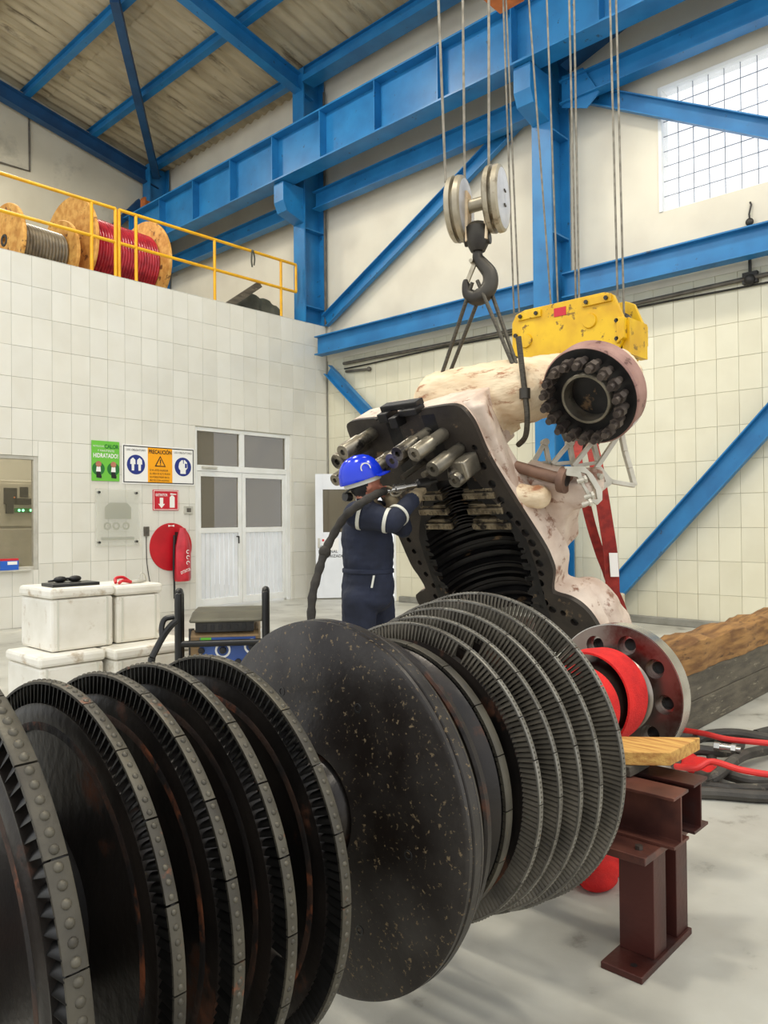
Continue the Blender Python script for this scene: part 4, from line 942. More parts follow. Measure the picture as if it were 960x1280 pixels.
# hook
hk0 = mid-hz*.29; sgn = 1
hp_ = [hk0, hk0-hz*.05, hk0-hz*.10+ha*.035, hk0-hz*.16+ha*.075, hk0-hz*.23+ha*.075, hk0-hz*.285+ha*.035, hk0-hz*.30-ha*.02, hk0-hz*.27-ha*.065, hk0-hz*.215-ha*.08, hk0-hz*.18-ha*.082]
P_ = bez(hp_, 5); n_ = len(P_); rs = [.028+.026*math.sin(min(1, i/(n_*.62))*PI*.5) if i < n_*.62 else .054-.042*((i-n_*.62)/(n_*.38)) for i in range(n_)]
MB().tube(P_, rs, 14).build('hook', m_hook, hb)
q = MB(); q.bar(hk0-hz*.08-ha*.02, hk0-hz*.20-ha*.075, .03, .012); q.cyl(hk0-hz*.07-ha*.04-hs*.03, hk0-hz*.07-ha*.04+hs*.03, .012); q.build('safety_latch', m_hookblock, hb)
TOPZ = 8.9
def rope(p, q, r, label):
    p, q = Vector(p), Vector(q); d = q-p; q2 = p+d*((TOPZ-p.z)/d.z)
    tag(MB().cyl(p, q2, r, n=8).build('hoist_rope', m_rope), label, 'rope', 'steel hoist ropes')
rope(at(557, 228, HD+.02), at(548, 0, HD+.02), .0085, 'hoist rope at the left edge of the small hook block')
rope(at(581, 240, HD+.12), at(578.5, 0, HD+.12), .0085, 'hoist rope running down between the two sheaves')
rope(at(611, 222, HD-.08), at(611, 0, HD-.08), .0085, 'hoist rope into the right sheave of the small hook block')
# yellow main block
YX = 5.55
yb = thing('hoist_block', 'large yellow hoist block behind the casing inlet flange', 'hoist block', (YX+.2, 3.2, 2.7))
fp = [(3.66, 3.13), (3.62, 3.20), (3.53, 3.225), (2.80, 3.225), (2.73, 3.19), (2.65, 3.0), (2.65, 2.85), (2.74, 2.68), (3.45, 2.60), (3.66, 2.75)]
for xx in (YX, YX+.36): 
    MB().prism([(xx, y, z) for y, z in fp], (.04, 0, 0)).build('side_plate', m_blockyellow, yb, smooth=0, bevel=.005)
MB().box((YX+.041, 2.62, 2.72), (YX+.359, 2.68, 3.0)).build('end_plate', m_blockyellow, yb, smooth=0)
MB().prism([(YX-.02, 2.64, 3.0), (YX-.02, 2.64, 2.84), (YX-.02, 2.70, 2.80), (YX-.02, 2.70, 3.0)], (.44, 0, 0)).build('end_guard', m_blockyellow, yb, smooth=0, bevel=.004)
for (y, z) in ((3.57, 3.17), (2.86, 3.17)):
    pt = MB().box((YX-.018, y-.12 if y < 3 else y-.2, z-.03), (YX, y+.13 if y < 3 else y+.02, z+.03)).build('cheek_strap', m_blockyellow, yb, smooth=0, bevel=.003)
    for k in (-.08, .09): MB().cyl((YX-.035, y+k*(1 if y < 3 else .9)-(0 if y < 3 else .09), z), (YX-.015, y+k*(1 if y < 3 else .9)-(0 if y < 3 else .09), z), .017, n=6).build('bolt', m_darkmetal, pt)
for (y, z) in ((3.52, 2.96), (2.93, 3.02)):
    MB().lathe([(0, .0), (-.015, .0), (-.015, .055), (0, .062)], o=(YX, y, z), ax=(1, 0, 0), n=28, closed=False).build('pin_cap', m_blockyellow, yb)
for (y, z) in ((2.70, 2.98), (2.70, 2.84), (3.62, 2.83), (3.62, 3.02)): MB().cyl((YX-.02, y, z), (YX, y, z), .018, n=6).build('bolt', m_darkmetal, yb)
MB().box((YX-.004, 3.14, 3.11), (YX, 3.25, 3.18)).build('red_label', m_signred, yb, smooth=0)
for y in (2.85, 3.45):
    MB().lathe([(.08, .03), (.08, .17), (.14, .13), (.22, .13), (.28, .17), (.28, .03)], o=(YX, y, 2.96), ax=(1, 0, 0), n=36).build('sheave', m_darkmetal, yb)
q = MB(); q.cyl((YX+.2, 3.1, 2.62), (YX+.2, 3.1, 2.38), .06); q.build('hook_shank', m_hook, yb)
c_ = Vector((YX+.2, 3.1, 2.22)); q = MB(); q.tube([c_+Vector((0, .16*math.sin(R(a)), .16*math.cos(R(a)))) for a in range(0, 300, 15)], [.055]*14+[.05, .046, .04, .034, .026, .018], 14); q.build('main_hook', m_hook, yb)
for (xb, yb_, xt, r, lab) in ((642.5, 392, 629, .008, 'leftmost rope of the yellow hoist block'), (649, 390, 632.5, .008, 'second rope from the left on the yellow hoist block'), (689, 386, 661, .008, 'rope slanting down across the column to the yellow block'),
                              (697.5, 384, 683.5, .008, 'rope just right of the slanting one over the yellow block'), (720, 380, 711.5, .009, 'left rope of the middle pair on the yellow block'), (724, 380, 717.5, .009, 'right rope of the middle pair on the yellow block'),
                              (772.5, 392, 762.5, .009, 'left rope of the pair at the right end of the yellow block'), (780, 394, 770, .009, 'rightmost rope of the yellow hoist block')):
    rope(at_x(xb, yb_, YX+.2), at(xt, 0, 6.25 if xb < 760 else 6.1), r, lab)
b = MB(); pp = at(630, -2, 6.3); b.box((pp.x-.12, pp.y-.12, pp.z-.02), (pp.x+.12, pp.y+.12, pp.z+.12)); b.cyl((pp.x, pp.y, pp.z+.1), (pp.x, pp.y, TOPZ), .006); tag(b.build('limit_switch_weight', m_orange, bevel=.01), 'rusty orange limit switch weight at the top edge', 'weight')
# bridge and trolley that carry the ropes, above the frame
br = thing('bridge_crane', 'blue overhead bridge crane carrying the hoist ropes', 'crane', (5, 3, 8.85))
for y in (1.9, 4.3): MB().ibeam((-1, y, 9.25), (9.45, y, 9.25), .3, .7, .03, .02).build('bridge_girder', m_blue, br, smooth=0)
MB().box((3.4, 2.06, 8.95), (6.4, 4.14, 9.15)).build('trolley_frame', m_blockyellow, br, smooth=0)
# wire slings from hook to casing
hb_bot = hk0-hz*.30
def sling(p, q, r, label, sag=0.0):
    p, q = Vector(p), Vector(q); P = [p.lerp(q, k/10)-Vector((0, 0, sag*math.sin(PI*k/10))) for k in range(11)]
    tag(MB().tube(P, r, 8).build('wire_sling', m_sling), label, 'sling')
wl = CM @ T(-.16, -.70, -.36); wr = CM @ T(.44, -.56, -.22)
sling(hb_bot+hs*.03+ha*-.03+hz*.09, at(541, 502, 5.05), .0125, 'left wire sling from the hook to the steam chest', .0)
sling(hb_bot+hs*-.03+ha*.02+hz*.06, at(549, 500, 5.10), .0125, 'wire sling beside the leftmost one under the hook', .0)
sling(hb_bot+hs*.02+ha*.0+hz*.10, at(653, 484, 4.55), .0125, 'wire sling from the hook to the inlet neck, left strand', .0)
sling(hb_bot+hs*-.03+ha*.07+hz*.05, at(657, 488, 4.52), .0125, 'wire sling from the hook to the inlet neck, right strand', .0)
q = MB(); q.tube(bez([at(648, 421, 4.50), at(652, 455, 4.5), at(656, 490, 4.5), at(659, 520, 4.50), at(657, 545, 4.55), at(648, 556, 4.65)], 6), .017, 10); tag(q.build('wire_sling', m_sling), 'short doubled wire choker around the inlet neck', 'sling')
q = MB(); q.lathe([(-.03, .012), (-.03, .032), (.03, .032), (.03, .012)], o=at(656, 492, 4.50), ax=(0, 0, 1), n=14); q.build('ferrule', m_hook, bpy.data.objects['wire_sling.004'])
# red web slings
def strap(pts, w, label, wdir, tagm=False):
    P = bez(pts, 6); wdir = Vector(wdir).normalized(); nd = None; V = []; F = []
    for i, p in enumerate(P):
        tt = (P[min(i+1, len(P)-1)]-P[max(i-1, 0)]).normalized(); nn = tt.cross(wdir).normalized()
        for (a, c) in ((-1, -1), (1, -1), (1, 1), (-1, 1)): V.append(p+wdir*a*w/2+nn*c*.004)
    for i in range(len(P)-1):
        for k in range(4): F.append((i*4+k, i*4+(k+1) % 4, (i+1)*4+(k+1) % 4, (i+1)*4+k))
    L = len(P)-1; F += [(0, 1, 2, 3), (L*4+3, L*4+2, L*4+1, L*4)]
    s_ = thing('web_sling', label, 'sling', P[-1]); MB().add(V, F).build('webbing', m_strap, s_, smooth=50)
    return s_
SD = 5.6
wd_ = r_
s1 = strap([Vector((YX+.2, 3.14, 2.10)), at(722, 575, SD+.1), at(736, 645, SD), at(750, 692, SD), at(761, 722, SD), at(775, 782, SD), Vector((5.0, 3.0, .55))], .07, 'narrow red web sling slanting down on the left of the pair', wd_)
s2 = strap([Vector((YX+.2, 3.04, 2.10)), at(746, 585, SD+.0), at(757, 650, SD-.12), at(764, 700, SD-.12), at(766, 750, SD-.12), at(766, 785, SD-.12), Vector((4.9, 2.7, .56))], .10, 'wide red web sling with white label hanging on the right', wd_)
q = MB(); c_ = at(767.5, 706, SD-.14); q.obox(c_, r_*.03, -f_*.004, (at(768, 720, 5)-at(766, 690, 5)).normalized()*.085); q.build('label', m_signwhite, s2, smooth=0)
# film-wrapped crate at the foot of the wall
mb = MB(); mb.box((8.9, 4.55, 0), (9.5, 5.25, .48)); o = mb.build('wrapped_crate', mat('clear_film_crate', (206, 192, 168), (184, 168, 142), .25, scale=6, bump=.8, bscale=9), smooth=0, bevel=.03); tag(o, 'film-wrapped pale crate on the floor behind the red slings', 'crate')

# ================================================================ WORKER
WD = 4.62
PB = lambda px, py, dd=0.0: at(px, py, WD+dd)
fx, fy = PB(447, 640, -.06), PB(474, 640, .06)
person = thing('person', 'worker in navy coveralls and blue helmet cleaning the hanging casing', 'person', (PB(460, 640).x, PB(460, 640).y, 0))
mb = MB()
def limb(pts, rs, n=14):
    for i in range(len(pts)-1): mb.cyl(pts[i], pts[i+1], rs[i], rs[i+1], n=n)
    for p, r in zip(pts, rs): mb.ball(p, r, n=14, m=9)
gz0 = Vector((0, 0, 0))
hipL, hipR = PB(448, 752, -.08), PB(472, 752, .08)
def foot(p): return Vector((p.x, p.y, .07))
kneeL = hipL.lerp(foot(hipL), .5)+r_*.03; kneeR = hipR.lerp(foot(hipR), .5)+r_*.03
ankL, ankR = foot(hipL), foot(hipR)+r_*.04
limb([hipL, kneeL, ankL], [.105, .083, .066]); limb([hipR, kneeR, ankR], [.105, .083, .066])
# trunk: stacked ellipses
fw = (r_*.92+f_*.39).normalized(); sd = Vector((-fw.y, fw.x, 0))     # facing right and slightly away
def ring_ball(c, a, b_, h): mb.ball(c, a, b_, h, n=20, m=12, rot=Matrix((fw, sd, Vector((0, 0, 1)))).transposed())
for k in range(15):
    t = k/14; yy_ = 748-104*t; wv = .154-.010*math.exp(-((yy_-712)/7)**2)-(.028*max(0, t-.72)/.28); ring_ball(PB(459+1.5*math.sin(t*5), yy_), wv, .188-.012*math.sin(t*PI), .085)
shN, shF = PB(447, 643, -.17), PB(472, 641, .17)
mb.cyl(shN, shF, .078, n=14); mb.ball(shN, .082); mb.ball(shF, .082)
limb([PB(457, 640), PB(457, 618)], [.07, .058])                       # neck
elN = PB(490, 652, -.22); wrN = PB(518, 622, -.02)
limb([shN, elN, wrN], [.080, .066, .048])
elF = PB(504, 660, .20); wrF = PB(492, 632, .04)
limb([shF, elF, wrF], [.078, .062, .046])
hc = PB(456, 603)                                                    # head
ring_ball(hc+fw*.0, .100, .078, .118); ring_ball(hc+fw*.03-Vector((0, 0, .07)), .072, .058, .055)
mb.ball(hc+fw*.108-Vector((0, 0, .025)), .018, .014, .026)            # nose
mb.ball(hc+fw*.095-Vector((0, 0, .065)), .018, .03, .014)             # mouth
for s_ in (-1, 1): mb.ball(hc-sd*s_*.080-fw*.005-Vector((0, 0, .02)), .022, .012, .034, rot=Matrix((fw, sd, Vector((0, 0, 1)))).transposed())
# hands: palm and five fingers each
def hand(w, dirv, curl, side):
    d = Vector(dirv).normalized(); a = d.cross(Vector((0, 0, 1))).normalized()*side; c = Vector(curl).normalized()
    palm = w+d*.055; mb.ball(palm, .045, .036, .03); mb.cyl(w, palm, .034, .038, n=10)
    for k in range(4):
        base = palm+d*.03+a*(-.03+.02*k); L = (.030, .034, .033, .026)[k]
        p1 = base+d*L*.8+c*L*.4; p2 = p1+c*L+d*.004; p3 = p2+c*L*.5-d*L*.6
        limb([base, p1, p2, p3], [.0115, .0105, .010, .009], 8)
    tb = palm-a*.035-d*.01; limb([tb, tb-a*.02+c*.025+d*.02, tb-a*.012+c*.05+d*.03], [.0135, .012, .010], 8)
hand(wrN, (at(527, 607, 4.68)-wrN), Vector((0, 0, -1))*.6+f_*.5, 1)
hand(wrF, (at(485, 617, 4.62)-wrF), Vector((0, 0, 1))*.4-f_*.7, -1)
body = remeshed(mb, 'body', m_navy, person, voxel=.010, smooth=5)
FOLDS = bpy.data.textures.new('cloth_folds', 'CLOUDS'); FOLDS.noise_scale = .10; FOLDS.noise_depth = 2
roughen(body, .022, FOLDS); bake(body)
me = body.data
for m in (m_skin, m_glove, m_hair): me.materials.append(m)
binv = PM[person.name]
for p in me.polygons:
    c = binv @ p.center; p.use_smooth = True
    rel = c-hc
    if c.z > PB(457, 624).z and (c-hc).length < .145 and (c-PB(457, 640)).length > .09:
        p.material_index = 3 if (rel.dot(fw) < -.018+.25*max(0, rel.z) and rel.z > -.085) else 1
    elif min((c-wrN-(at(527, 607, 4.68)-wrN).normalized()*.07).length, 9) < .105 or (c-wrF-(at(485, 617, 4.62)-wrF).normalized()*.07).length < .105:
        p.material_index = 2
for k, (a_, lf) in enumerate(((ankL, 0), (ankR, 0))):
    q = MB(); b0 = Vector((a_.x, a_.y, 0)); q.ball(b0+fw*.07+Vector((0, 0, .045)), .15, .055, .06, rot=Matrix((fw, sd, Vector((0, 0, 1)))).transposed()); q.cyl(b0+Vector((0, 0, .02)), b0+Vector((0, 0, .16)), .062, .066)
    q.obox(b0+fw*.06+Vector((0, 0, .012)), fw*.15, sd*.05, Vector((0, 0, .012))); remeshed(q, 'boot', m_black, person, .012, 3)
# helmet with brim, ratchet band, goggles strap
q = MB(); prof_h = [(.0, .152), (-.008, .156), (-.010, .162), (-.004, .164), (.012, .160), (.05, .152), (.09, .132), (.12, .10), (.138, .06), (.145, .0001)]
hcen = hc+Vector((0, 0, .026))-fw*.022; tilt = (Vector((0, 0, 1))-fw*.34).normalized()
q.lathe(prof_h, o=hcen, ax=tilt, n=40, closed=False)
xx = tilt.cross(sd).normalized(); xx = xx if xx.dot(fw) > 0 else -xx
for k in range(len(q.v)):
    rel = q.v[k]-hcen; q.v[k] = hcen+xx*rel.dot(xx)*.86+sd*rel.dot(sd)*.74+tilt*rel.dot(tilt)*.98
hel = q.build('helmet', m_helmet, person)
sm_ = hel.modifiers.new('thick', 'SOLIDIFY'); sm_.thickness = .004
q = MB(); V = []; F = []
for i in range(17):
    t = R(-70)+R(140)*i/16
    for (rr_, zz) in ((.145, .004), (.20+.02*math.cos(t), -.012), (.20+.02*math.cos(t), -.017), (.145, -.002)): V.append(hcen+xx*rr_*math.cos(t)*.84+sd*rr_*math.sin(t)*.72+tilt*zz)
for i in range(16):
    for k in range(4): F.append((i*4+k, i*4+(k+1) % 4, (i+1)*4+(k+1) % 4, (i+1)*4+k))
F += [(0, 1, 2, 3), (67, 66, 65, 64)]
q.add(V, F); q.build('visor', m_helmet, person)
q = MB(); q.lathe([(-.004, .128), (-.03, .126), (-.03, .130), (-.004, .132)], o=hcen-tilt*.005, ax=tilt, n=32, a0=0, a1=2*PI)
for k in range(len(q.v)):
    rel = q.v[k]-hcen; q.v[k] = hcen+xx*rel.dot(xx)*.90+sd*rel.dot(sd)*.80+tilt*rel.dot(tilt)
q.build('helmet_band', m_reflect, person)
q = MB()
q.lathe([(0, .026), (.001, .026), (.001, .033), (0, .033)], o=hcen-sd*.1165+tilt*.055, ax=-sd+tilt*.12, n=24, a0=0, a1=PI*1.2); q.build('helmet_emblem', m_reflect, hel)
q = MB(); gc = PB(431, 621, -.02); q.cyl(gc, gc+r_*.03+f_*.03, .028, n=16); q.tube(bez([gc+Vector((0, 0, .02)), PB(436, 613, -.06), PB(442, 608, -.09), PB(448, 602, -.10)], 5), .006, 8); q.build('respirator', m_darkmetal, person)
# reflective bands on the near sleeve
def band(p, q_, t, r):
    c = p.lerp(q_, t); d = (q_-p).normalized(); return MB().lathe([(-.010, r), (.010, r), (.010, r+.005), (-.010, r+.005)], o=c, ax=d, n=24)
band(shN, elN, .12, .082).build('reflective_band', m_reflect, person); band(shN, elN, .86, .069).build('reflective_band', m_reflect, person); band(elN, wrN, .25, .064).build('reflective_band', m_reflect, person)
q = MB(); q.obox(PB(466, 727, -.19), r_*.006, f_*.003, Vector((0.01, 0, .035))); q.build('pocket_trim', m_reflect, person, smooth=0)
q = MB(); q.lathe([(-.014, .1), (-.014, 1.0), (-.010, 1.03), (.010, 1.03), (.014, 1.0), (.014, .1)], o=(0, 0, 0), ax=(0, 0, 1), n=36)
wc = PB(460, 713); q.v = [wc+fw*(v.x*.1475)+sd*(v.y*.177)+Vector((0, 0, v.z)) for v in q.v]; q.build('waist_band', m_navy, person, smooth=50)
# needle scaler with its wrapped hose over the shoulder
tl = thing('descaling_tool', 'metal air tool the worker presses against the casing', 'tool', at(505, 609, 4.62))
a0, a1 = at(480, 614, 4.58), at(540, 602, 4.72); q = MB()
q.tube([a0, a0.lerp(a1, .2), a0.lerp(a1, .22), a0.lerp(a1, .42), a0.lerp(a1, .44), a0.lerp(a1, .7)], [.02, .02, .028, .028, .018, .018], 14); q.build('tool_body', m_bright, tl)
q = MB(); q.tube([a0.lerp(a1, .66), a0.lerp(a1, .7), a0.lerp(a1, .92), a0.lerp(a1, .94), a0.lerp(a1, 1.1)], [.024, .034, .032, .016, .012], 14); q.build('chuck', m_darkmetal, tl)
q = MB(); q.tube(bez([a0.lerp(a1, .1), a0.lerp(a1, .16)-Vector((0, 0, .035)), a0.lerp(a1, .3)-Vector((0, 0, .04)), a0.lerp(a1, .4)-Vector((0, 0, .01))], 5), .007, 8); q.build('trigger', m_hookblock, tl)
hp2 = bez([at(388, 800, 4.25), at(389, 770, 4.28), at(391, 742, 4.30), at(399, 712, 4.33), at(406, 690, 4.36), at(417, 668, 4.38), at(430, 647, 4.35), at(446, 633, 4.31), at(464, 621, 4.38), a0], 5)
hp2 = [Vector((hp2[0].x, hp2[0].y, .03))+r_*-.4, Vector((hp2[0].x, hp2[0].y, .06))-r_*.12, Vector((hp2[0].x, hp2[0].y, .35))]+hp2
hp2 = bez(hp2[:4], 5)[:-1]+hp2[3:]
rs2 = [.024+.003*math.sin(i*1.9) for i in range(len(hp2))]
tag(MB().tube(hp2, rs2, 12).build('tool_hose', m_toolhose), "black wrapped hose rising from the floor over the worker's shoulder", 'hose')
q = MB(); cc = at(406, 690, 4.36); q.ball(cc, .04, .034, .04)
remeshed(q, 'hose_joint', m_toolhose, bpy.data.objects['tool_hose'], .012, 2)

# ================================================================ COOLERS AND WHAT LIES ON THEM
def cooler(x0, x1, y0, y1, z0, z1, label, lid=.075):
    t_ = thing('foam_cooler', label, 'cooler', ((x0+x1)/2, (y0+y1)/2, z0), 'white coolers')
    w = .012
    MB().prism([(x0+w, y0+w, z0), (x1-w, y0+w, z0), (x1-w, y1-w, z0), (x0+w, y1-w, z0)], (0, 0, z1-lid-z0-.004)).build('tub', m_foam, t_, smooth=0, bevel=.02)
    MB().box((x0, y0, z1-lid), (x1, y1, z1)).build('lid', m_foam, t_, smooth=0, bevel=.022)
    for xx in (x0+.06, x1-.06): MB().box((xx-.006, y0+w-.007, z0+.01), (xx+.006, y0+w+.004, z1-lid-.012)).build('tape_strip', m_reflect, t_, smooth=0)
cooler(2.30, 2.785, 5.32, 5.86, .555, 1.0, 'upper white cooler on the left, under the black folder')
cooler(2.795, 3.19, 5.34, 5.86, .555, .985, 'upper white cooler on the right, beside the black trolley')
cooler(2.18, 2.66, 5.22, 5.80, 0, .55, 'lower left white cooler of the stack')
cooler(2.67, 3.36, 5.12, 5.80, 0, .55, 'lower right white cooler with its lid partly free')
q = MB(); c_ = at_z(95, 723, 1.004); ex = Vector((1, -.05, 0)); ey = Vector((.05, 1, 0)); q.obox((2.53, 5.50, 1.012), ex*.17, ey*.11, Vector((0, 0, .0115))); tag(q.build('black_folder', m_black, bevel=.004), 'flat black folder lying on the upper left cooler', 'folder')
gl = thing('safety_goggles', 'pair of dark safety goggles on the black folder', 'goggles', (2.53, 5.54, 1.024))
for s_ in (-1, 1):
    q = MB(); q.ball((2.53+s_*.055, 5.55, 1.045), .05, .022, .024, n=14, m=8); q.build('lens', m_black, gl)
q = MB(); q.tube(bez([(2.43, 5.56, 1.04), (2.42, 5.62, 1.03), (2.53, 5.66, 1.028), (2.64, 5.62, 1.03), (2.63, 5.56, 1.04)], 5), .006, 8); q.tube([(2.51, 5.54, 1.05), (2.55, 5.54, 1.05)], .008, 8); q.build('strap', m_black, gl)
pl_ = thing('clamp_meter', 'red handled pliers lying on the upper right cooler', 'pliers', (2.95, 5.5, .985))
q = MB(); q.tube(bez([(2.86, 5.46, 1.0), (2.88, 5.50, 1.03), (2.94, 5.50, 1.035), (2.99, 5.49, 1.0)], 5), .012, 8); q.tube(bez([(2.87, 5.43, .998), (2.91, 5.45, 1.012), (2.99, 5.47, .998)], 5), .012, 8); q.build('grip', m_red, pl_)
q = MB(); q.tube([(2.98, 5.48, .998), (3.05, 5.48, .998), (3.13, 5.49, .996)], [.012, .016, .006], 8); q.tube(bez([(3.05, 5.46, .998), (3.06, 5.45, 1.06), (3.10, 5.46, 1.05), (3.12, 5.47, .998)], 5), .005, 6); q.build('jaws', m_alu, pl_)
pl_.name = 'pliers'; PM['pliers'] = PM.get('clamp_meter')

# ================================================================ WELDING SET ON A TROLLEY
gn = thing('welding_set', 'engine welding set with blue panel in a black tube frame', 'welder', (3.02, 4.45, 0))
A, B_ = at(223, 740, 5.02), at(332, 738, 5.10); A = Vector((A.x, A.y, 1.0)); B_ = Vector((B_.x, B_.y, 1.0))
gx = (B_-A).normalized(); gx.z = 0; gy = Vector((-gx.y, gx.x, 0)); gy = gy if gy.dot(f_) > 0 else -gy
GP = lambda a, d, z: Vector((A.x, A.y, 0))+gx*a+gy*d+Vector((0, 0, z))
W_ = (B_-A).length
for a in (0, W_):
    q = MB(); q.tube(bez([GP(a, 0, .05), GP(a, 0, .5), GP(a, 0, .93), GP(a, .012, .98), GP(a, .05, .995), GP(a, .085, .97), GP(a, .095, .92), GP(a, .095, .5), GP(a, .095, .05)], 5), .026, 12); q.build('upright_loop', m_frame, gn)
q = MB(); q.tube([GP(0, -.0, .655), GP(W_, -.0, .655)], .022, 12); q.build('cross_bar', m_frame, gn)
for a in (0, W_):
    q = MB(); q.tube([GP(a, .0, .2), GP(a, .8, .2)], .022, 10); q.tube([GP(a, .78, .05), GP(a, .78, .65)], .022, 10); q.build('base_rail', m_frame, gn)
q = MB(); q.obox(GP(W_/2+.01, .45, .455), gx*(W_/2-.06), gy*.33, Vector((0, 0, .26))); q.build('body', m_genbody, gn, smooth=0, bevel=.02)
q = MB(); q.prism([GP(.07, .12, .36), GP(.07, .06, .40), GP(.07, .06, .69), GP(.07, .12, .722), GP(.07, .16, .722)], gx*(W_-.12)); q.build('front_housing', m_genbody, gn, smooth=0)
q = MB(); q.obox(GP(W_/2+.03, .053, .585), gx*(W_/2-.10), gy*.005, Vector((0, 0, .10))); pn = q.build('control_panel', m_genblue, gn, smooth=0)
for (a, z, r) in ((.28, .60, .06), (.47, .62, .06)):
    q = MB(); q.lathe([(0, r*.62), (.006, r*.64), (.006, r*.84), (0, r*.86)], o=GP(a, .047, z), ax=-gy, n=28); q.build('dial', m_signwhite, pn)
    q = MB(); q.lathe([(0, .024), (.03, .020), (.032, 0)], o=GP(a, .044, z), ax=-gy, n=20, closed=False); q.build('knob', m_black, pn)
for (a, z) in ((.14, .60), (.18, .52), (.38, .52), (.50, .52)):
    q = MB(); q.lathe([(0, .022), (.02, .02), (.022, 0)], o=GP(a, .047, z), ax=-gy, n=16, closed=False); q.build('socket', m_darkmetal, pn)
q = MB(); q.obox(GP(.17, .046, .668), gx*.035, gy*.002, Vector((0, 0, .018))); q.build('green_mark', m_signgreen, pn, smooth=0)
q = MB(); q.prism([GP(.06, .10, .78), GP(.06, .05, .785), GP(.06, .06, .805), GP(.06, .25, .835), GP(.06, .62, .83), GP(.06, .66, .78)], gx*(W_-.08)); q.build('top_cover', m_olive, gn, smooth=0, bevel=.01)
q = MB(); q.obox(GP(W_/2+.01, .085, .752), gx*(W_/2-.09), gy*.02, Vector((0, 0, .034))); gr_ = q.build('grille_bar', m_darkmetal, gn, smooth=0, bevel=.004)
for k in range(7):
    q = MB(); pc = GP(.16+k*.052, .063, .752); q.obox(pc, gx*.012, gy*.004, Vector((0, 0, .016))); q.build('vent_slot', m_black, gr_, smooth=0)
for a in (.08, W_-.06):
    for d in (.14, .7):
        q = MB(); q.cyl(GP(a-.03, d, .10), GP(a+.03, d, .10), .10, n=24); q.build('wheel', m_black, gn)
# pallet-truck handle beside the coolers
q = MB(); q.tube(bez([at(190, 822, 4.55), at(203, 797, 4.6), at(213, 783, 4.62), at(221, 776, 4.64)], 5), .020, 10); q.tube(bez([at(203, 797, 4.6), at(202, 785, 4.62), at(206, 774, 4.64), at(218, 771, 4.66)], 5), .017, 10)
ph = q; base_ = at(190, 822, 4.55); ph.tube([base_, Vector((base_.x-.08, base_.y+.04, .12)), Vector((base_.x-.10, base_.y+.05, .02))], .022, 10); tag(ph.build('trolley_handle', m_frame), 'bent black trolley handle leaning between cooler and welding set', 'handle')

# ================================================================ THINGS ON THE TILED WALL
def board(name, x0, x1, z0, z1, m, label, cat, d=.012, proud=.004):
    t_ = thing(name, label, cat, ((x0+x1)/2, WY-proud, z0)); MB().box((x0, WY-proud-d, z0), (x1, WY-proud, z1)).build('panel', m, t_, smooth=0); return t_, WY-proud-d
EXv, EZv = (1, 0, 0), (0, 0, 1)
def disc_on(t_, x, z, r, y, m, name, n=32, d=.003): return MB().cyl((x, y, z), (x, y-d, z), r, n=n).build(name, m, t_, smooth=40)
def poly_on(t_, pts, y, m, name, d=.003): return MB().prism([(x, y, z) for x, z in pts], (0, -d, 0)).build(name, m, t_, smooth=0)
s_, ys = board('warning_sign', 5.92, 7.225, 2.07, 2.69, m_signwhite, 'wide white, orange and blue hearing protection sign PRECAUCIÓN', 'sign')
b = MB()
for q in ((5.94, 7.205, 2.655, 2.67), (5.94, 7.205, 2.09, 2.105), (5.94, 5.955, 2.105, 2.655), (7.19, 7.205, 2.105, 2.655)): b.box((q[0], ys-.003, q[2]), (q[1], ys, q[3]))
b.build('border', m_ink, s_, smooth=0)
po = poly_on(s_, [(6.36, 2.105), (6.80, 2.105), (6.80, 2.655), (6.36, 2.655)], ys, m_signorange, 'orange_field')
text('PRECAUCIÓN', .088, (6.58, ys-.004, 2.565), EXv, EZv, m_ink, s_, align='CENTER', sx=.76, bold=.022)
tri = [(6.48, 2.36), (6.68, 2.36), (6.58, 2.535)]; poly_on(s_, tri, ys-.003, m_ink, 'triangle_border')
poly_on(s_, [(6.508, 2.375), (6.652, 2.375), (6.58, 2.504)], ys-.006, m_signorange, 'triangle_field')
poly_on(s_, [(6.573, 2.41), (6.587, 2.41), (6.590, 2.475), (6.570, 2.475)], ys-.009, m_ink, 'exclamation'); disc_on(s_, 6.58, 2.393, .009, ys-.009, m_ink, 'exclamation_dot', 12)
for k, w_ in enumerate(('SI VA USTED INGRESAR', 'AL AREA DE ALTO RUIDO', 'NO PUEDE PASAR SIN SU', 'PROTECCION AUDITIVA')): text(w_, .044, (6.39, ys-.004, 2.285-.055*k), EXv, EZv, m_ink, s_, sx=.72)
for (cx, txt) in ((6.155, 'USO OBLIGATORIO'), (7.0, 'USO OBLIGATORIO')):
    text(txt, .044, (cx, ys-.004, 2.59), EXv, EZv, m_ink, s_, align='CENTER', sx=.85)
    disc_on(s_, cx, 2.375, .155, ys, m_signblue, 'blue_disc', 40)
for (dx, sgx) in ((-.055, 1), (.06, 1)):           # two ear plugs
    poly_on(s_, [(6.155+dx-.045, 2.38), (6.155+dx+.045, 2.38), (6.155+dx+.04, 2.45), (6.155+dx, 2.485), (6.155+dx-.04, 2.45)], ys-.003, m_signwhite, 'earplug'); poly_on(s_, [(6.155+dx-.02, 2.28), (6.155+dx+.02, 2.28), (6.155+dx+.022, 2.38), (6.155+dx-.022, 2.38)], ys-.003, m_signwhite, 'earplug_stem')
poly_on(s_, [(6.95, 2.26), (7.05, 2.26), (7.05, 2.32), (7.085, 2.36), (7.075, 2.45), (7.03, 2.49), (6.97, 2.485), (6.93, 2.44), (6.915, 2.37), (6.93, 2.33), (6.95, 2.32)], ys-.003, m_signwhite, 'head_symbol')
